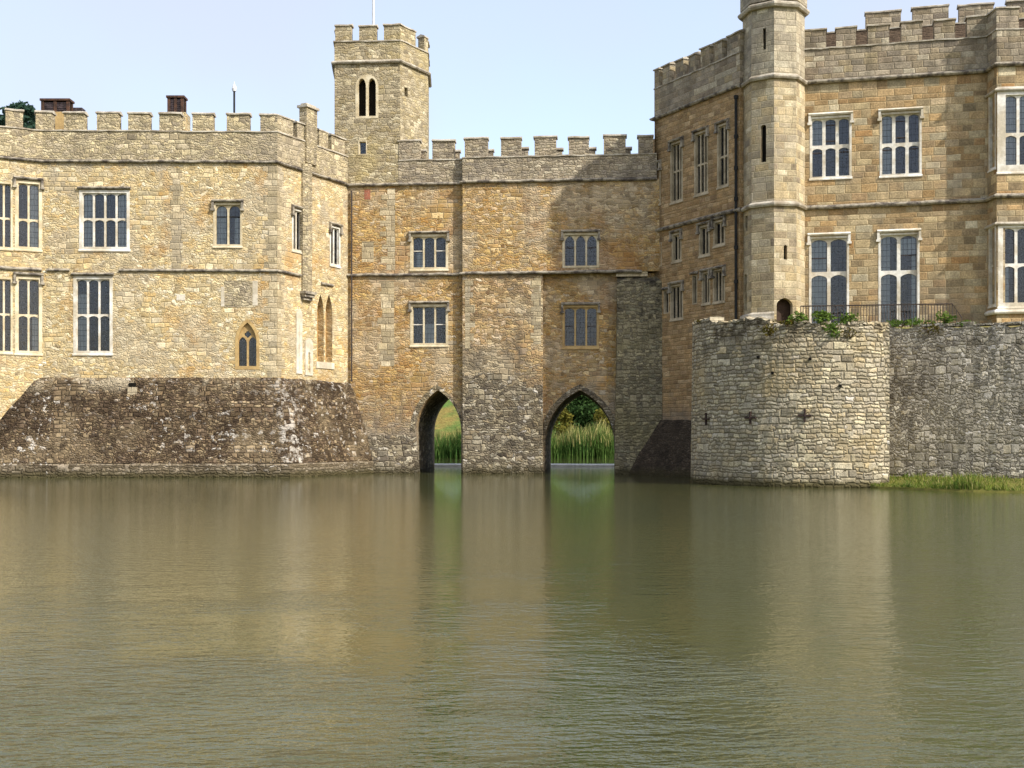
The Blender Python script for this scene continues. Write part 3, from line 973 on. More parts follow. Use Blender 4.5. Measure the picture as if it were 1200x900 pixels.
hU.append(window(rg, front, (662, 276, 699, 311), 3, [], 'cream_frame', head='pointed', sash=[(0, .6), (2, .6)], margin=.12, sill=False))
hR.append(window(rg, base, (662, 361, 699, 405), 3, [], 'tan_frame', head='tudor', sash=[(0, .52), (2, .52)], margin=.12))
# arches
def arch_px(pl, a, b, yapex, hh):
    u0, u1 = pl.at(a)[0], pl.at(b)[0]
    za = pl.at((a + b) / 2, yapex)[1]
    return pointed(u0, u1, -1.0, za - hh, hh, 14)
arL = arch_px(base, 486.5, 540.5, 457, 2.1)
arR = arch_px(base, 638, 721, 457, 2.75)
THK = 1.0
wall(rg, base, -.35, uD, -1.2, RZC, hL + [arL], 'range_wall', THK)
wall(rg, front, uD, UE, zStr, RZC, hU, 'range_wall', .95)
wall(rg, front, uD, uQ, -1.2, zStr - .003, [], 'buttress_wall', .95, name='buttress')
wall(rg, base, uQ + .002, UE, -1.2, zStr - .05, hR + [arR], 'range_wall', THK - .003)
# dark buttress against the right wing
mb = MB()
ptop = base.at(735, 331)[1]
b1 = base.off(.6)
ua, ub = base.at(723)[0], UE - .05
prof = [(.0, -1.2), (.72, -1.2), (.62, 1.2), (.56, 5.4), (.5, ptop), (.1, ptop + .25), (0, ptop + .25)]
n = 7
rings = []
for i in range(n + 1):
    uu = ua + (ub - ua) * i / n
    rings.append([base.pt(uu + (-.12 if (i == 0 and z < 2) else 0), z + random.uniform(-.03, .03) * (z > 3), d + random.uniform(-.02, .02) * (d > .1)) for d, z in prof])
mb.quad_strip(rings)
mb.build('dark_buttress', M['dark_buttress'], rg)
mb = MB()
slab(mb, base, rect(ua - .05, ptop + .26, ua + 1.5, ptop + .62), [], .3, 0)
mb.build('weathering_stone', M['quoin'], rg)
# older rubble at the foot of the buttress, its top edge broken along the courses
mb = MB()
ol = [(uD + .01, -1.2), (uQ - .004, -1.2)]
u = uQ - .004
zz_ = 4.6
while u > uD + .4:
    w_ = random.uniform(.22, .6)
    zz_ = 4.7 + random.choice((-.45, -.3, -.15, 0, .15, .3, .5))
    ol += [(u, zz_), (max(uD + .01, u - w_), zz_)]
    u -= w_
    if u <= uD + .4:
        ol += [(u, zz_ + .15), (uD + .01, zz_ + .15)]
cl = [ol[0]]
for q_ in ol[1:]:
    if (Vector(q_) - Vector(cl[-1])).length > .004:
        cl.append(q_)
slab(mb, front, cl, [], .012, -.3)
mb.build('rubble_footing', M['pier'], rg)
# tunnels
inw = 6.2
for hole in (arL, arR):
    mb = MB()
    mb.quad_strip([[base.pt(u, z, d) for u, z in hole] for d in (-THK, -2.6, -4.4, -inw)], closed=True, caps=False)
    mb.build('vault', M['pier'], rg, recalc=True)
bk = Plane(base.P0 - base.n * inw, base.P1 - base.n * inw)
wall(rg, bk, -1.5, UE + 1, -1.2, RZC, [arL, arR], 'range_wall', .6, name='rear_wall')
mb = MB()
q0, q1, q2, q3 = base.pt(-.3, 0, -1.0), base.pt(UE, 0, -.9), base.pt(UE, 0, -inw - .5), base.pt(-.3, 0, -inw - .5)
mb.prism([q0, q1, q2, q3], RZC - .05, RZC + .12)
mb.build('roof', M['roof'], rg)
polyR = [base.pt(0, 0).xy, base.pt(uD, 0).xy, front.pt(uD, 0).xy, front.pt(UE - .3, 0).xy]
sR = arclens(polyR)
string_course(rg, polyR, RZC, .17, .16, jit=.02)
string_course(rg, polyR, zStr, .16, .15, jit=.025, s1=sR[2] + front.at(752)[0] - uD)
s467 = arc_at(polyR, 467, 0)
spR = [(467, 491, 0), (507, 532, 0), (545, 571, 2), (587, 610, 2), (627, 652, 2), (667, 690, 2), (708, 733, 2), (748, 766, 2)]
battlement(rg, polyR, RZC, RZK, RZM, spR, 'range_grey', s0=s467)
# second line of merlons on the wall walk behind
polyB = [base.pt(-.1, 0, -1.25).xy, base.pt(UE, 0, -1.25).xy]
mbp = MB()
s0b = arc_at(polyB, 474)
battlement(rg, polyB, RZC + .2, RZK - .1, RZM - .2, [(478, 499), (514, 538), (553, 578), (594, 618), (634, 658), (673, 698), (716, 740)], 'range_grey', thick=.35, s0=s0b)
quoins(rg, base, base.at(463)[0], RZC - 4.3, RZC - .2, -1, .7, .45)
quoins(rg, base, base.at(462)[0], zStr - 4.6, zStr - .3, -1, .75, .6)
quoins(rg, front, front.at(634)[0], 6.4, zStr - .3, -1, .55, .35)
quoins(rg, front, front.at(545)[0], 6.2, zStr - .3, 1, .45, .25)
mb = MB()
slab(mb, base, rect(*base.box(427, 222, 434, 234)), [], .006, -.1)
mb.build('blocked_slit', M['red_brick'], rg)
mb = MB()
slab(mb, base, rect(*base.box(424, 283, 438, 307)), [], .005, -.1)
mb.build('blocked_opening', M['quoin'], rg)
# arch rings
for hole, (a, b, yap, hh) in ((arL, (486.5, 540.5, 457, 2.1)), (arR, (638, 721, 457, 2.75))):
    u0, u1 = base.at(a)[0], base.at(b)[0]
    za = base.at((a + b) / 2, yap)[1]
    wR = min(.26, uD - u1 - .01) if a < 500 else .26
    o_ = pointed(u0 - .26, u1 + wR, za - hh - .02, za - hh, hh + .28, 14)
    i_ = pointed(u0 - .002, u1 + .002, za - hh - .02, za - hh, hh + .002, 14)
    mb = MB()
    # ring as quads between the two curves
    N = len(o_)
    for (d0, d1) in ((.012, -.05),):
        rings = [[base.pt(*o_[k], d0), base.pt(*i_[k], d0), base.pt(*i_[k], d1), base.pt(*o_[k], d1)] for k in range(1, N)]
        rings.append([base.pt(*o_[0], d0), base.pt(*i_[0], d0), base.pt(*i_[0], d1), base.pt(*o_[0], d1)])
        mb.quad_strip(rings)
    mb.build('arch_ring', M['pier'], rg)
# footing of the pier left of the arch
mb = MB()
ua, ub = base.at(424)[0], base.at(487)[0]
mb.quad_strip([[base.pt(ua, -1.2, -.1), base.pt(ua, -1.2, .34), base.pt(ua, .5, .26), base.pt(ua, 1.9, .02), base.pt(ua, 1.9, -.1)],
               [base.pt(ub + .34, -1.2, -.1), base.pt(ub + .34, -1.2, .34), base.pt(ub + .22, .5, .26), base.pt(ub + .02, 1.9, .02), base.pt(ub + .02, 1.9, -.1)]])
mb.build('footing', M['pier'], rg)
# lead downpipe in the corner
mb = MB()
p = base.pt(.22, 0, .1)
mb.cyl(p, .04, 4.6, RZC - .3, 8)
mb.build('downpipe', M['iron'], rg)

# =================================================================== BELL TOWER
pT0 = Plane(base.pt(-1.2, 0, -.012).xy, base.pt(3, 0, -.012).xy)
T0 = pT0.pt(pT0.at(392)[0], 0).xy
T1 = pT0.pt(pT0.at(469)[0], 0).xy
T2 = W(501.5, 62.0)
T3 = T2 + Vector((-.1, 2.2))
T4 = Vector((T0.x + 1.0, 65.6))
T5 = Vector((T0.x - .35, 64.0))
tw = thing('bell_tower', 'square bell tower with two-light belfry window rising behind castle battlements', 'bell tower', (T0.x + 2, 62.5, RZC))
ring = [T0, T1, T2, T3, T4, T5]
Yt = T0.y
tzc, tzk, tzm = zat(73.5, Yt), zat(49.5, Yt), zat(28, Yt)
pTf, pTs = Plane(T0, T1), Plane(T1, T2)
u0, z0, u1, z1 = pTf.box(419.5, 90, 440.5, 136)
zs = z1 - .5
um = (u0 + u1) / 2
mb = MB()
slab(mb, pTf, arch_top(u0 - .13, u1 + .13, z0 - .12, zs, .62, 8, 1), [arch_top(u0, um - .05, z0, zs, .42, 7, 1), arch_top(um + .05, u1, z0, zs, .42, 7, 1)], .014, -.3)
bw = mb.build('belfry_window', M['cream_frame'], tw)
mb = MB()
slab(mb, pTf, rect(u0 - .05, z0 - .05, u1 + .05, z1 + .05), [], -.32, -.36)
mb.build('dark_panel', M['dark_void'], bw)  # flat dark panel painted in place of the unlit belfry interior
hT = [arch_top(u0 - .12, u1 + .12, z0 - .11, zs, .6, 8, 1)]
hT.append(window(tw, pTf, (421.5, 166.5, 428.5, 180), 1, [], 'cream_frame', hood=False, head='flat', margin=.07, sill=False))
zbt = 13.6
wall(tw, pTf, 0, pTf.L, zbt, tzc, hT, 'tower')
bx = pTs.box(474, 103, 478, 113)
wall(tw, pTs, 0, pTs.L, zbt, tzc, [rect(*bx)], 'tower')
mb = MB()
slab(mb, pTs, rect(bx[0] - .05, bx[1] - .05, bx[2] + .05, bx[3] + .05), [], -.3, -.35)
mb.build('slit', M['dark_void'], tw)
for a, b in ((T2, T3), (T3, T4), (T4, T5), (T5, T0)):
    p_ = Plane(a, b)
    wall(tw, p_, 0, p_.L, zbt, tzc, [], 'tower')
mb = MB()
mb.prism([Vector(p) for p in (T0 + Vector((.3, .3)), T1 + Vector((-.1, .4)), T2 + Vector((-.35, .1)), T3 + Vector((-.3, -.2)), T4 + Vector((0, -.3)), T5 + Vector((.3, 0)))], tzc - .1, tzc + .1)
mb.build('roof', M['roof'], tw)
polyT = [T5, T0, T1, T2, T3]
string_course(tw, polyT, tzc, .2, .16, mat='coping')
sT = arclens(polyT)
spT = [(392.3, 411, 1), (421, 440, 1), (449.5, 487, 1, 2), (496.5, 501.3, 2)]
battlement(tw, polyT, tzc, tzk, tzm, spT, 'tower', thick=.42, arcs=[(.1, 1.1), (2.0, 3.0), (sT[3] + .6, sT[3] + 1.5)])
polyT2 = [T3, T4, T5]
battlement(tw, polyT2, tzc, tzk, tzm, [], 'tower', thick=.42, arcs=[(.2, 1.3), (2.3, 3.4)])
fp = W(437.5, 62.6)
flag = thing('flagpole', 'slim white flagpole standing on the bell tower roof', 'flagpole', (fp.x, fp.y, tzc + .1))
mb = MB()
mb.cyl(fp, .075, tzc + .1, tzc + 9.5, 10, .045)
mb.build('pole', M['pole'], flag)
mb = MB()
mb.cyl(fp, .12, tzc + 9.5, tzc + 9.62, 10, .1)
mb.build('truck', M['pole'], flag)

# =================================================================== RIGHT WING
WZC, WZS, WZK, WZM = 17.53, 11.98, 18.98, 20.0
E = W(767, 59.0)
Fp = W(867, 53.3)
tF = (Fp - E).normalized()
E2 = E.copy()
Eb = E + Vector((-tF.y, tF.x)) * 2.5
G = W(940, 53.02)
I = W(1157, 51.25)
J = W(1168, 50.35)
K = J + Vector((4.1, -.43))
K2 = K + Vector((.35, .85))
K3 = K2 + Vector((6.5, -1.5))
rw = thing('castle_block', 'tall ashlar castle block with octagonal turret and white mullioned windows, above the round bastion', 'castle block', (17, 58, 0))
pE = Plane(E2, Fp)
pG = Plane(G, I)
pI = Plane(I, J)
pJ = Plane(J, K)
hE, hG, hJ, hI = [], [], [], []


def sidewin(bx, cols, tr=None, mg=.12, hd=True, head='tudor', cur=()):
    t = [pE.at((bx[0] + bx[2]) / 2, tr)[1]] if tr else []
    hE.append(window(rw, pE, bx, cols, t, 'grey_frame', hood=hd, head=head, margin=mg, mull=.08, curtains=cur, hoodmat='string', drops=cols > 1, sill=cols > 1))


sidewin((787.5, 169, 798.5, 234), 3, 200)
sidewin((815.5, 157, 828, 225), 3, 192)
sidewin((842.5, 148, 852, 216), 2, 183, cur=[(.2, .9, 0, 1)])
sidewin((769, 194, 773, 238), 2, None, .08)
sidewin((789, 276, 797, 304), 2)
sidewin((821, 267, 830, 297), 2)
sidewin((838, 261, 848, 285), 2)
sidewin((771.5, 286, 774.5, 311), 1, None, .06, False)
sidewin((787, 336, 799, 372), 3, None, .1)
sidewin((779, 342, 783, 366), 1, None, .07)
sidewin((768, 334, 770.5, 366), 1, None, .06)
sidewin((812.5, 324, 816, 355), 1, None, .07)
sidewin((824, 321, 831, 354), 2, None, .09)
sidewin((837, 318, 848, 352), 3, None, .09)
ttop = pG.at(973, 171)[1]
hG.append(window(rw, pG, (952, 139, 995, 206), 3, [pG.at(973, 171)[1]], 'white_frame', curtains=[(0, .3, .5, 1)], sash=[(1, .9), (1, .62), (0, .42), (2, .42)], margin=.11, mull=.14, depth=.12, hoodmat='white_frame'))
hG.append(window(rw, pG, (1034, 134, 1077, 203), 3, [pG.at(1055, 168.5)[1]], 'white_frame', curtains=[(0, .28, 0, 1)], sash=[(1, .9), (1, .62), (0, .42), (2, .42)], margin=.11, mull=.14, depth=.12, hoodmat='white_frame'))
hG.append(window(rw, pG, (951, 280, 992, 379), 2, [pG.at(972, 320)[1]], 'white_frame', curtains=[(.0, .42, 0, 1)], sash=[(0, .78)], margin=.11, mull=.15, depth=.12, sill=False, hoodmat='white_frame'))
hG.append(window(rw, pG, (1032.5, 276, 1074.5, 379), 2, [pG.at(1053, 318.5)[1]], 'white_frame', curtains=[(0, .26, 0, 1), (.86, 1, 0, 1), (.55, 1, .78, .97)], sash=[(1, .78)], margin=.11, mull=.15, depth=.12, sill=False, hoodmat='white_frame'))
hJ.append(window(rw, pJ, (1179, 111, 1258, 192), 5, [pJ.at(1200, 156.5)[1]], 'white_frame', curtains=[(0, .17, 0, 1), (.2, .36, .5, 1)], margin=.36, mull=.12, hood=False))
hJ.append(window(rw, pJ, (1176, 267, 1258, 354), 5, [pJ.at(1200, 310)[1]], 'white_frame', margin=.22, mull=.12, hood=False, curtains=[(.02, .1, 0, .5)]))
for (y0, y1, ym) in ((112, 196, 157), (268, 356, 311)):
    uu0, zz0, uu1, zz1 = pI.box(1159.5, y0, 1166.3, y1)
    t = pI.at(1163, ym)[1]
    mbw = window(rw, pI, (1160, y0, 1165.8, y1), 2, [t], 'white_frame', margin=.1, mull=.08, hood=False)
    hI.append(mbw)
wall(rw, pE, 0, pE.L, -1.2, WZC + .05, hE, 'ashlar_side')
wall(rw, pG, 0, pG.L, 4.5, WZC + .05, hG, 'ashlar')
wall(rw, pI, 0, pI.L, 4.5, WZC + .05, hI, 'ashlar', .36)
wall(rw, pJ, 0, pJ.L, 4.5, WZC + .05, hJ, 'ashlar')
for a, b in ((K, K2), (K2, K3)):
    p_ = Plane(a, b)
    wall(rw, p_, 0, p_.L, 4.5, WZC + .05, [], 'ashlar')
rear = [Vector((K3.x, 66)), Eb + tF * -5, Eb, E]
for a, b in zip([K3] + rear, rear):
    p_ = Plane(a, b)
    wall(rw, p_, 0, p_.L, -1.2, WZC + .05, [], 'ashlar_side', name='rear_wall')
mb = MB()
mb.prism([E2 + Vector((.4, .1)), Fp + Vector((.4, .5)), G + Vector((0, .6)), I + Vector((0, .6)), J + Vector((.4, .5)), K + Vector((-.4, .5)), K3 + Vector((-.1, .6)), Vector((K3.x - .2, 65.6)), Eb + tF * -4.8 + Vector((.3, 0)), Eb + Vector((.3, 0))], WZC - .1, WZC + .2)
mb.build('roof', M['roof'], rw)
polyE = [Eb, E, Fp]
polyG = [G, I, J, K, K2, K3]
for poly in (polyE, polyG):
    string_course(rw, poly, WZC, .2, .18)
    string_course(rw, poly, WZS, .2, .18)
# bay mouldings
polyBay = [I, J, K, K2]
zb1 = pJ.at(1180, 105)[1]
string_course(rw, polyBay, zb1, .16, .12, mat='coping')
string_course(rw, polyBay, pJ.at(1180, 262)[1], .16, .12, mat='coping')
string_course(rw, polyBay, pJ.at(1180, 365)[1], .22, .14, mat='white_frame')
spE = [(776.5, 785.8, 1), (791.5, 800.5, 1), (806, 815, 1), (821, 831, 1), (837, 846.5, 1), (852.5, 868, 1)]
battlement(rw, polyE, WZC, WZK, WZM, spE, 'ashlar_grey', arcs=[(1.6, 2.5 + pE.at(772.3)[0])])
spG = [(942, 967, 0), (981, 1003.5, 0), (1017, 1042.5, 0), (1056, 1080.5, 0), (1094, 1119.5, 0), (1133, 1194, 0, 2), (1206, 1224, 2), (1236, 1254, 2)]
battlement(rw, polyG, WZC, WZK, WZM, spG, 'ashlar_grey')
# brick parapet and copings of the roof behind
q = pG.off(-3.4)
polyQ = [q.pt(-.6, 0).xy, q.pt(q.L + 9, 0).xy]
zq = q.at(1010, 36)[1]
battlement(rw, polyQ, WZC + .1, zq, zq + .95, [(1014, 1055), (1069, 1111), (1123, 1164), (1180, 1216)], 'brick', thick=.4, mwall='ashlar_grey')
# turret
tc = W(906.5, 53.25)
R = 1.36
th = [math.radians(-90 + k * 45 + 1.5) for k in range(8)]   # corner directions, 0 = towards the camera side
toc = Vector((-tc.x, -tc.y)).normalized()
sidev = Vector((-toc.y, toc.x))


def tcorner(k, r):
    a = math.radians(k * 45 + 1.0)
    return tc + toc * (math.cos(a) * r) + sidev * (math.sin(a) * r)


def octo(r):
    return [tcorner(k, r) for k in range(8)]


def tface(k, r):
    return Plane(tcorner(k, r), tcorner(k + 1, r))


mb = MB()
# wide base, shaft, upper shaft
zpl = zat(372, 52)
mbh = {}
# facets: find planes that face the camera by their columns
facets = [tface(k, R) for k in range(8)]
vis = [p for p in facets if p.n.y < -.2]
vis.sort(key=lambda p: (p.P0 + p.P1).x / (p.P0 + p.P1).y)
tur = {0: [], 1: [], 2: [], 3: []}


def pick(px):
    best = None
    for i, p in enumerate(facets):
        if p.n.y > -.05:
            continue
        u = p.at(px)[0]
        if 0 <= u <= p.L:
            best = i
    return best


holes = {i: [] for i in range(8)}
slits = []
for (a, b, y0, y1, hd) in ((893.8, 897.4, 33, 58, 0), (891.5, 897.8, 146, 190, 1), (873.2, 876, 253, 271, 0), (918.5, 922.6, 287, 304, 1), (872.2, 875.2, 321, 364, 1)):
    i = pick((a + b) / 2)
    p = facets[i]
    u0, z0, u1, z1 = p.box(a, y0, b, y1)
    hole = arch_top(u0, u1, z0, z1 - (u1 - u0) * .4, (u1 - u0) * .4, 5) if hd else rect(u0, z0, u1, z1)
    holes[i].append(hole)
    slits.append((p, (u0, z0, u1, z1)))
i = pick(919.5)
p = facets[i]
u0, z0, u1, z1 = p.box(910, 349, 929, 379)
door_hole = arch_top(u0, u1, z0 - .35, z1 - .32, .32, 7)
holes[i].append(door_hole)
mb = MB()
slab(mb, p, arch_top(u0 - .1, u1 + .1, z0 - .45, z1 - .3, .36, 7), [], -.4, -.46)
mb.build('door', M['door'], rw)
ztop = zat(3, 52)
turret_o = None
for i, p in enumerate(facets):
    mb = MB()
    slab(mb, p, rect(0, 4.6, p.L, WZC), [h for h in holes[i] if h[0][1] < WZC - 1], 0, -.24)
    o = mb.build('turret', M['turret'], rw) if turret_o is None else mb.build('turret_face', M['turret'], turret_o)
    turret_o = turret_o or o
    mb = MB()
    slab(mb, p, rect(0, WZC + .002, p.L, ztop), [h for h in holes[i] if h[0][1] >= WZC - 1], -.01, -.24)
    mb.build('turret_face', M['turret_top'], turret_o)
for (p, b) in slits:
    mb = MB()
    slab(mb, p, rect(b[0] - .04, b[1] - .04, b[2] + .04, b[3] + .04), [], -.2, -.23)
    mb.build('slit', M['dark_void'], turret_o)


def octring(z, h, proj, mat, name='string_course', par=None):
    mb = MB()
    rings = []
    for k in range(9):
        rr = []
        for d, zz in [(-.1, z - h * .5), (proj * .7, z - h * .5), (proj, z - h * .2), (proj, z + h * .05), (.012, z + h * .5), (-.1, z + h * .5)]:
            q_ = tcorner(k % 8, R + d * 1.082)
            rr.append((q_.x, q_.y, zz))
        rings.append(rr)
    mb.quad_strip(rings, caps=False)
    return mb.build(name, M[mat], par or turret_o)


octring(WZC, .24, .16, 'coping')
octring(WZS, .24, .16, 'coping')
octring(ztop - .05, .3, .2, 'coping')
mb = MB()
mb.prism(octo(R + .1), ztop + .11, ztop + 1.5)
mb.build('turret_parapet', M['turret_top'], turret_o)
mb = MB()
mb.quad_strip([[(v.x, v.y, z) for v in octo(r)] for r, z in ((R + .34, 4.5), (R + .34, zpl - .12), (R + .22, zpl + .06), (R + .2, zpl + .16), (R + .02, zpl + .3))])
pbm = mb
# keep the doorway clear: a plinth only left of it
mb = MB()
rings = []
for k in range(-3, 1):
    rr = []
    for r, z in ((R - .1, 4.5), (R + .34, 4.5), (R + .34, zpl - .12), (R + .22, zpl + .06), (R + .2, zpl + .16), (R - .1, zpl + .3)):
        v = tcorner(k, r)
        rr.append((v.x, v.y, z))
    rings.append(rr)
mb.quad_strip(rings)
mb.build('turret_plinth', M['coping'], turret_o)
# downpipe on the side face
mb = MB()
u = pE.at(864.5)[0]
pp = pE.pt(u, 0, .1)
mb.cyl(pp, .065, zat(374, 53.4), zat(112, 53.4), 10)
for yy in (114, 160, 197, 233, 290, 330):
    z = zat(yy, 53.4)
    mb.cyl(pp, .095, z - .08, z + .08, 10)
mb.build('downpipe', M['lead'], rw)
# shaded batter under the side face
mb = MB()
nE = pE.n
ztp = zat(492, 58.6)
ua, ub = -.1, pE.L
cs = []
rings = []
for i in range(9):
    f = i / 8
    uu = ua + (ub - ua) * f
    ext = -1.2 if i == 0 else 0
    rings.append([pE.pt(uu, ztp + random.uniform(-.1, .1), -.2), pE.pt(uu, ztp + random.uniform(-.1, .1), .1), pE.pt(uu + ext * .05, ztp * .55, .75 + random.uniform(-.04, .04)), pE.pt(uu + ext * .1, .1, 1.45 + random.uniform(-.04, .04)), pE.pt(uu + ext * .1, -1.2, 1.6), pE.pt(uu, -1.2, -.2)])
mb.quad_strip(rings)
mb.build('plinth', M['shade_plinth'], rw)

# =================================================================== BASTION
bc = Vector((12.3, 47.9))
BR = 5.0
bs = thing('bastion', 'round bastion of coursed grey stone with iron crosses, rising from the lake', 'bastion', (bc.x, bc.y, 0))


def bpt(a, r, z):
    """a in degrees from the camera-facing side, positive to the right"""
    return Vector((bc.x + r * math.sin(math.radians(a)), bc.y - r * math.cos(math.radians(a)), z))


def btop(a):
    f = min(1, max(0, (a + 80) / 70))
    return 6.28 - .42 * (f * f * (3 - 2 * f)) + .04 * math.sin(a * .9) + .03 * math.sin(a * 2.3 + 1)


AR = 14.6
angs = [-112 + (AR + 112) * i / 84 for i in range(85)]
mb = MB()
rings = []
for a in angs:
    rr = []
    zt = btop(a)
    for k in range(15):
        z = -1.2 + (zt + 1.2) * k / 14
        r = BR + .10 * (1 - k / 14) + random.uniform(-.012, .012)
        rr.append(bpt(a, r, z))
    rr.append(bpt(a, BR - .7, zt))
    rr.append(bpt(a, BR - .7, -1.2))
    rings.append(rr)
mb.quad_strip(rings)
mb.uvfun = lambda c: (math.atan2(c.x - bc.x, -(c.y - bc.y)) * BR, c.z)
mb.build('wall', M['bastion'], bs)
# broken coping stones
mb = MB()
a = -111
while a < AR - .5:
    wd = random.uniform(3.2, 6.5)
    b_ = min(AR, a + wd)
    if random.random() < .86:
        h = random.uniform(.08, .2) if a > -45 else random.uniform(.12, .2)
        o = random.uniform(-.02, .05)
        n = 3
        rings = []
        for i in range(n + 1):
            aa = a + .12 + (b_ - a - .24) * i / n
            zt = btop(aa)
            rings.append([bpt(aa, BR + o, zt + .004), bpt(aa, BR + o, zt + h * .8), bpt(aa, BR - .3, zt + h), bpt(aa, BR - .62, zt + h * .9), bpt(aa, BR - .62, zt + .004)])
        mb.quad_strip(rings)
    a = b_
mb.uvfun = lambda c: (math.atan2(c.x - bc.x, -(c.y - bc.y)) * BR, c.z)
mb.build('coping', M['bastion'], bs)
# cut end of the bastion
e0, e1 = bpt(AR, BR + .08, 0), Vector((13.86, 46.7, 0))
pe_ = Plane((e0.x, e0.y), (e1.x, e1.y))
wall(bs, pe_, 0, pe_.L, -1.2, btop(AR), [], 'bastion', .6)
# iron cross ties
def on_bastion(px, py):
    d = Vector(((px - 600) / F, 1.0))
    A_ = d.dot(d)
    B_ = -2 * d.dot(bc)
    C_ = bc.dot(bc) - (BR + .09) ** 2
    Y = (-B_ - math.sqrt(B_ * B_ - 4 * A_ * C_)) / (2 * A_)
    x = d.x * Y
    return math.degrees(math.atan2(x - bc.x, -(Y - bc.y))), zat(py, Y)


for (px, py) in ((827, 491), (879, 489.5), (943, 487)):
    a, z = on_bastion(px, py)
    t = bpt(a, BR + .07, z)
    out = Vector((math.sin(math.radians(a)), -math.cos(math.radians(a))))
    tt = Vector((-out.y, out.x))
    pl = Plane((t.x - tt.x, t.y - tt.y), (t.x + tt.x, t.y + tt.y))
    mb = MB()
    s, l = .032, .235
    cross = [(1 - s, z - l), (1 + s, z - l), (1 + s * .8, z - s), (1 + l, z - s), (1 + l, z + s), (1 + s * .8, z + s), (1 + s, z + l), (1 - s, z + l), (1 - s * .8, z + s), (1 - l, z + s), (1 - l, z - s), (1 - s * .8, z - s)]
    slab(mb, pl, cross, [], .045, -.1)
    mb.cyl(pl.pt(1, 0, .03), .035, z - .05, z + .05, 8)
    mb.build('tie_plate', M['rust_iron'], bs)
mb = MB()
for (px, py) in ((888, 418.5), (949.5, 420.5), (905, 437), (985, 452)):
    a, z = on_bastion(px, py)
    q0, q1 = bpt(a - .5, BR + .088, z), bpt(a + .5, BR + .088, z)
    p_ = Plane(q0.xy, q1.xy)
    slab(mb, p_, rect(0, z - .05, p_.L, z + .05), [], .012, -.1)
mb.build('putlog_hole', M['dark_void'], bs)

# =================================================================== TERRACE WALL
tw0 = Vector((13.55, 46.62))
ph = math.radians(30)
tw1 = tw0 + Vector((math.cos(ph), -math.sin(ph))) * 10.5
tws = thing('terrace_wall', 'grey rubble terrace wall in shade beside the round bastion, grass at its foot', 'wall', ((tw0.x + tw1.x) / 2, (tw0.y + tw1.y) / 2, 0))
pW = Plane(tw0, tw1)
mb = MB()
n = 40
rings = []
ztw0, ztw1 = zat(384, 46.2), zat(380, 42.9)
for i in range(n + 1):
    u = pW.L * i / n
    zt = ztw0 + (ztw1 - ztw0) * min(1.2, u / 7.2) + .05 * math.sin(i * 1.7) + random.uniform(-.03, .03)
    rr = [pW.pt(u, -1.2 + (zt + 1.2) * k / 10, random.uniform(-.02, .02)) for k in range(11)]
    rr += [pW.pt(u, zt, -.6), pW.pt(u, -1.2, -.6)]
    rings.append(rr)
mb.quad_strip(rings)
mb.build('wall', M['terrace_wall'], tws)
mb = MB()
u = 0
while u < pW.L - .4:
    wd = random.uniform(.3, .7)
    i = u / pW.L
    zt = ztw0 + (ztw1 - ztw0) * min(1.2, u / 7.2) + .03
    h = random.uniform(.03, .14)
    if random.random() < .8:
        slab(mb, pW, rect(u + .02, zt, u + wd - .02, zt + h), [], random.uniform(-.02, .04), -.55)
    u += wd
mb.build('coping', M['terrace_wall'], tws)

# terrace ground behind bastion and wall
mb = MB()
outer = [bpt(a, BR - .4, 5.72 + (0.35 if a < -60 else 0)) for a in (-110, -85, -60, -40, -20, 0, 12)] + [Vector((13.9, 46.9, 5.7)), Vector((tw1.x, tw1.y + .4, 5.6))]
inner = [Vector((9.6, 53.6, 6.2)), Vector((9.6, 53.9, 6.2)), Vector((10.0, 54, 6.45)), Vector((10.6, 54, 6.55)), Vector((11.5, 54, 6.6)), Vector((12.6, 54, 6.62)), Vector((13.2, 53.9, 6.62)), Vector((15, 53.3, 6.62)), Vector((28, 50.5, 6.6))]
mb.quad_strip([[(a.x, a.y, a.z), (a.x + (b.x - a.x) * .55, a.y + (b.y - a.y) * .55, a.z + (b.z - a.z) * .75), (b.x, b.y, b.z)] for a, b in zip(outer, inner)], closed=False)
to = mb.build('terrace', plain('terrace_turf', '#6d7038', '#7d6f4a', 1.2, .95, .3, .1))
to['kind'] = 'structure'

# railing
rl0, rl1 = W(938, 51.6), W(1116, 50.35)
rl2 = W(1127, 50.2)
rail = thing('railing', 'thin black iron railing in front of the french windows on the terrace', 'railing', (rl0.x, rl0.y, 6.6))
zr0, zr1, zr2 = zat(357.5, 51.6), zat(356, 50.35), zat(372, 50.2)
mb = MB()
P0, P1, P2 = Vector((rl0.x, rl0.y, zr0 - .05)), Vector((rl1.x, rl1.y, zr1)), Vector((rl2.x, rl2.y, zr2))
mb.tube([P0, P1, P2], [.028] * 3, 6)
mb.build('handrail', M['iron'], rail)
mb = MB()
dn = Vector((0, 0, .92))
mb.tube([P0 - dn * .9, P1 - dn * .93], [.022] * 2, 6)
mb.build('bottom_rail', M['iron'], rail)
bal = MB()
bal.box(-.012, .012, -.012, .012, -1.0, 0)
first = None
n = 52
for i in range(n + 1):
    f = i / n
    p = P0.lerp(P1, f)
    if first is None:
        first = bal.build('baluster', M['iron'], rail, base=(0, 0, 0))
        o = first
    else:
        o = first.copy()
        COL.objects.link(o)
    o.parent = rail
    o.location = p - Vector(rail['_b'])
for f in (.45, 1.0):
    o = first.copy()
    COL.objects.link(o)
    o.parent = rail
    o.location = P1.lerp(P2, f) - Vector(rail['_b'])

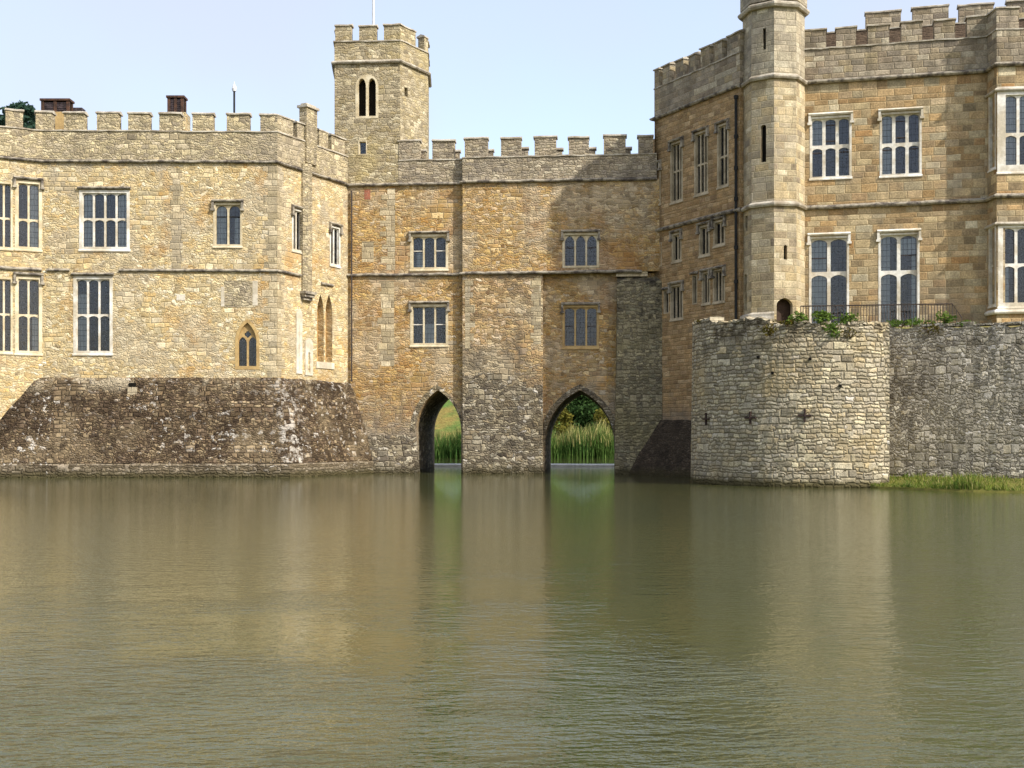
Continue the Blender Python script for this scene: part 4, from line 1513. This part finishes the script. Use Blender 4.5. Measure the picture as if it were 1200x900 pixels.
# =================================================================== GROUND, WATER, BANKS
def terrain_z(x, y):
    d = 0
    # lake basin: between y=1.2 and y=102, |x|<150 ; dry land beyond
    e = min(y - 1.4, 103.2 - y + 2.2 * math.sin(x * .09) + 1.0 * math.sin(x * .23), 150 - abs(x))
    if e > 0:
        return max(-1.4, -.35 * e - .02)
    z = min(.35, -e * .35)
    if y > 103:
        t = y - 104
        z += max(0, t) * .05 + .30 * max(0, t - 30) / (1 + max(0, t - 30) / 120) + .3 * math.sin(x * .07 + y * .05) * min(1, max(0, t) / 30)
    else:
        z += min(2.5, max(0, -e - 12) * .03)
    return z


me_v, me_f = [], []
xs = [-2500, -900, -400] + [-200 + 5 * i for i in range(81)] + [400, 900, 2500]
ys = [-2500, -800, -300, -100, -50, -30, -15, -8, -4, -2, 0, .7, 1.4, 2.2, 4, 8] + [14 + 8 * i for i in range(11)] + [97 + 1.5 * i for i in range(12)] + [116 + 5 * i for i in range(40)] + [360, 500, 900, 2500]
mb = MB()
for y in ys:
    for x in xs:
        mb.v.append((x, y, terrain_z(x, y)))
nx = len(xs)
for j in range(len(ys) - 1):
    for i in range(nx - 1):
        mb.f.append((j * nx + i, j * nx + i + 1, (j + 1) * nx + i + 1, (j + 1) * nx + i))
m, nt, out = new_mat('meadow')
pos = nt.new('ShaderNodeNewGeometry').outputs['Position']
n1 = nt.noise(pos, .12, 5, .65)
n2 = nt.noise(pos, 2.0, 4, .7)
zz = nt.new('ShaderNodeSeparateXYZ', {0: pos}).outputs[2]
col = nt.mix(nt.smooth(n1, .42, .58), lin('#7d6f3c'), lin('#586b33'))
col = nt.mix(nt.smooth(nt.math('ADD', zz, nt.math('MULTIPLY', nt.math('SUBTRACT', n1, .5), 5.0)), 5.0, 7.2), col, lin('#527033'))
gv = nt.smooth(n2, .25, .75, .65, 1.25)
col = nt.mix(1.0, col, nt.new('ShaderNodeCombineColor', {0: gv, 1: gv, 2: gv}).outputs[0], 'MULTIPLY')
bp = nt.new('ShaderNodeBump', {'Height': n2, 'Strength': .8, 'Distance': .3}).outputs[0]
finish(nt, out, col, .95, bp, Specular_IOR_Level=.1)
g = mb.build('ground', m)
g['kind'] = 'structure'
mb = MB()
mb.v = [(-160, .5, 0), (160, .5, 0), (160, 108, 0), (-160, 108, 0)]
mb.f = [(0, 1, 2, 3)]
wtr = mb.build('water', water_mat())
wtr['kind'] = 'structure'

# grass bank at the foot of the terrace wall
bk_pts = [W(1006, 43.6), W(1028, 42.4), W(1062, 41.4), W(1100, 40.4), W(1140, 39.6), W(1200, 38.8), W(1290, 38.2)]
bi_pts = [Vector((13.4, 43.6)), Vector((13.75, 45.6))] + [pW.pt(u, 0, -.1).xy for u in (1.0, 2.8, 4.6, 6.6, 9.5)]
mb = MB()
mb.quad_strip([[(a.x - .0, a.y - .35, -.4), (a.x, a.y, .06), (a.x + (b.x - a.x) * .4, a.y + (b.y - a.y) * .4, .2), (b.x, b.y, .3)] for a, b in zip(bk_pts, bi_pts)], closed=False)
bo = mb.build('bank', plain('bank_soil', '#6f6a34', '#5b5a2c', 2.5, .95, .5, .1))
bo['kind'] = 'structure'


def blades(name, spots, mat, wmin, wmax, nseg=3, kind='stuff', lean=.35):
    mb = MB()
    for (x, y, z, h) in spots:
        a = random.uniform(0, math.tau)
        wd = random.uniform(wmin, wmax)
        dx, dy = math.cos(a) * wd, math.sin(a) * wd
        la = random.uniform(0, math.tau)
        ln = random.uniform(0, lean) * h
        b = len(mb.v)
        for k in range(nseg + 1):
            f = k / nseg
            ox, oy = math.cos(la) * ln * f * f, math.sin(la) * ln * f * f
            ww = (1 - f) ** .7
            if k == nseg:
                mb.v.append((x + ox, y + oy, z + h * f))
            else:
                mb.v.append((x + ox - dx * ww, y + oy - dy * ww, z + h * f))
                mb.v.append((x + ox + dx * ww, y + oy + dy * ww, z + h * f))
        for k in range(nseg - 1):
            mb.f.append((b + 2 * k, b + 2 * k + 1, b + 2 * k + 3, b + 2 * k + 2))
        mb.f.append((b + 2 * nseg - 2, b + 2 * nseg - 1, b + 2 * nseg))
    o = mb.build(name, M[mat], recalc=False)
    if kind:
        o['kind'] = kind
    return o


sp = []
for i in range(4400):
    k = random.random() * (len(bk_pts) - 1)
    j = int(k)
    f = k - j
    a = bk_pts[j].lerp(bk_pts[j + 1], f)
    b = bi_pts[j].lerp(bi_pts[j + 1], f)
    g_ = random.random() ** 1.4
    p = a.lerp(b, g_ * .97)
    px = 600 + p.x / p.y * F
    tall = .5 if (1118 < px < 1150 and g_ < .35) else (.2 if 1060 < px < 1180 else .12)
    sp.append((p.x, p.y, .03 + .25 * g_, tall * random.uniform(.5, 1.3)))
blades('grass', sp, 'grass', .012, .03, lean=.75)
blades('dry_grass', [(x + random.uniform(-.05, .05), y, z, h * 1.15) for (x, y, z, h) in random.sample(sp, 900)], 'straw', .008, .02, lean=.9)

# reeds on the far bank
sp, sp2 = [], []
def reed_edge(x):
    return 103.2 + 2.2 * math.sin(x * .09) + math.sin(x * .23)
for i in range(7500):
    x = random.uniform(-13, 17)
    y = 100.6 + random.random() * 3.6
    h = random.uniform(1.9, 3.1) * (1.0 + .12 * math.sin(x * 1.1) + .1 * math.sin(x * 2.7)) * (.9 if x < -1 else 1)
    sp.append((x, y, -.3, h))
    if random.random() < (.38 if x > 0 else .1):
        sp2.append((x, y + random.uniform(-.2, 1.4), h * .45, h * random.uniform(.4, .62)))
blades('reeds', sp, 'reed', .025, .06, lean=.42)
blades('reed_plumes', sp2, 'straw', .03, .07, lean=.5)

# low pale sill behind the arches, standing in for a bright band on the water
weir = thing('weir', 'low pale sill behind the arches, standing in for a bright band on the water', 'weir', (1.5, 73.5, 0))
mb = MB()
pts = [Vector((-14 + i * 1.3, 73.4 + .04 * math.sin(i))) for i in range(24)]
sweep(mb, pts, [(0, -.8), (.35, -.8), (.16, .1), (.08, .17), (-.3, .17), (-.5, -.8)], .012)
mb.build('sill', plain('bright_band_stone', '#d2d6d6', '#bcc2c2', 1.5, .6, .2, .4), weir)


# =================================================================== TREES AND PLANTS
def leaf_cloud(mb, c, r, n, size, flat=.6, shape=None):
    for _ in range(n):
        while True:
            p = Vector((random.uniform(-1, 1), random.uniform(-1, 1), random.uniform(-1, 1)))
            if p.length <= 1:
                break
        p = p.normalized() * (p.length ** .5)
        q_ = Vector(c) + Vector((p.x * r[0], p.y * r[1], p.z * r[2]))
        s_ = size * random.uniform(.6, 1.4)
        a = Vector((random.gauss(0, 1), random.gauss(0, 1), random.gauss(0, flat))).normalized()
        b = a.cross(Vector((random.gauss(0, 1), random.gauss(0, 1), random.gauss(0, 1)))).normalized()
        k = len(mb.v)
        mb.v.extend([tuple(q_ - a * s_), tuple(q_ + b * s_ * .45), tuple(q_ + a * s_), tuple(q_ - b * s_ * .45)])
        mb.f.append((k, k + 1, k + 2, k + 3))


def tree(name, label, cat, x, y, zb, h, rw_, mat, n=60, per=60, size=.22, conic=True, group=None, crown0=.12):
    t = thing(name, label, cat, (x, y, zb), group)
    mb = MB()
    mb.tube([(x, y, zb - .2), (x + .05, y, zb + h * .4), (x - .05, y + .05, zb + h * .93)], [h * .03, h * .02, h * .005], 8)
    limbs = []
    for i in range(9):
        f = random.uniform(max(.1, crown0), .85)
        a = random.uniform(0, math.tau)
        rr = rw_ * ((1 - f) if conic else 1) * .8
        mb.tube([(x, y, zb + h * f), (x + math.cos(a) * rr * .5, y + math.sin(a) * rr * .5, zb + h * f + rr * .15), (x + math.cos(a) * rr, y + math.sin(a) * rr, zb + h * f + rr * .2)], [h * .01, h * .007, h * .003], 5)
    mb.build('trunk', M['bark'], t)
    mb = MB()
    for i in range(n):
        f = random.random() ** .8
        zc = zb + h * (crown0 + (1 - crown0) * f)
        rr = rw_ * ((1 - f) ** .75 if conic else math.sqrt(max(.05, 1 - (2 * f - 1) ** 2)))
        a = random.uniform(0, math.tau)
        r_ = rr * random.uniform(.45, 1.05)
        cs_ = rw_ * random.uniform(.2, .38)
        leaf_cloud(mb, (x + math.cos(a) * r_, y + math.sin(a) * r_, zc), (cs_, cs_, cs_ * .6), per, size)
    mb.build('crown', M[mat], t, recalc=False)
    return t


c = W(684, 128)
tree('conifer_tree', 'dark green conifer behind the reeds, seen through the right arch', 'tree', c.x, c.y, terrain_z(c.x, c.y) - .1, zat(447, 128) - terrain_z(c.x, c.y), 3.3, 'leaf_dark', 150, 60, .22, crown0=.04)
for k, (px, Y, ytop, r, lab) in enumerate(((652, 122, 479, 1.9, 'rusty olive shrub left of the dark conifer, behind the reeds'), (712, 120, 480, 1.9, 'orange-brown shrub right of the dark conifer, behind the reeds'))):
    c = W(px, Y)
    zb = terrain_z(c.x, c.y)
    tree('shrub', lab, 'shrub', c.x, c.y, zb, max(2.0, zat(ytop, Y) - zb), r, 'leaf_olive', 45, 45, .18, conic=False, group='shrubs behind the reeds')
c = W(25, 86)
zb = .3
tree('cedar_tree', 'dark cedar crown showing above the left battlements between two merlons', 'tree', c.x, c.y, zb, zat(128, 86) - zb, 2.3, 'leaf_cedar', 130, 60, .26, conic=False, crown0=.5, group='cedars behind the left wing')
c = W(-24, 84)
tree('cedar_tree', 'dark cedar crown at the far left edge above the battlements', 'tree', c.x, c.y, zb, zat(130, 84) - zb, 2.0, 'leaf_cedar', 130, 60, .3, conic=False, crown0=.35, group='cedars behind the left wing')

# wall plants
def plant(px, Y, zb, h, r, label, mat='leaf_green', n=160, size=.07):
    c = W(px, Y)
    t = thing('wall_plant', label, 'plant', (c.x, c.y, zb), 'plants on the bastion and terrace wall')
    mb = MB()
    for i in range(max(4, n // 22)):
        a = random.uniform(0, math.tau)
        q_ = random.uniform(.1, 1) * r
        leaf_cloud(mb, (c.x + math.cos(a) * q_, c.y + math.sin(a) * q_ * .6, zb + h * random.uniform(.2, .75)), (r * .42, r * .35, h * .35), 22, size)
    mb.build('foliage', M[mat], t, recalc=False)
    mb = MB()
    for i in range(5):
        a = random.uniform(0, math.tau)
        mb.tube([(c.x, c.y, zb - .05), (c.x + math.cos(a) * r * .3, c.y + math.sin(a) * r * .3, zb + h * .5), (c.x + math.cos(a) * r * .7, c.y + math.sin(a) * r * .7, zb + h * .8)], [.012, .009, .005], 5)
    mb.build('stem', M['bark'], t)
    return t


def wt(px):
    return pW.pt(pW.at(px)[0], 0).y + .2


for (px, Y, zb, h, r, lab, mt, n, sz) in (
    (938, 43.3, 5.9, .42, .42, 'low green plant on the bastion rim, right of the turret door', 'leaf_green', 200, .07),
    (963, 43.2, 5.88, .5, .38, 'bushy green plant on the bastion rim below the left french window', 'leaf_green', 240, .08),
    (976, 42.98, 5.35, .75, .3, 'green plant hanging down over the bastion rim', 'leaf_green', 240, .08),
    (994, 43.2, 5.9, .42, .4, 'light green plant on the bastion rim right of the hanging plant', 'leaf_green', 180, .07),
    (1056, wt(1056), 6.05, .3, .5, 'low yellow-green plant on the terrace wall under the right french window', 'leaf_green', 200, .06),
    (1082, wt(1082), 6.0, .42, .5, 'yellow-green plant on the terrace wall by the railing', 'leaf_green', 220, .07),
    (1109, wt(1109), 5.98, .62, .36, 'tallest green plant on the terrace wall, at the railing end', 'leaf_green', 220, .07),
    (1131, wt(1131), 5.98, .22, .4, 'small green plant on the terrace wall beyond the railing end', 'leaf_green', 120, .06),
    (902, 43.2, 5.5, .42, .34, 'brown-green moss clump on the bastion rim below the turret door', 'leaf_moss', 220, .05),
    (996, 42.92, 5.32, .5, .45, 'brown moss clump hanging on the bastion face under plants', 'leaf_moss', 260, .05),
    (922, 43.3, 5.85, .22, .4, 'flat rusty moss tuft on the bastion rim in front of the door', 'leaf_moss', 140, .05),
    (818, 46.9, 6.3, .16, .3, 'mossy tuft on the left end of the bastion rim', 'leaf_moss', 120, .04),
    (1090, wt(1090) - .25, 5.7, .4, .5, 'dark moss clump below the plants on the terrace wall top', 'leaf_moss', 160, .05),
):
    plant(px, Y, zb, h, r, lab, mt, n, sz)

for o in bpy.data.objects:
    if '_b' in o:
        del o['_b']
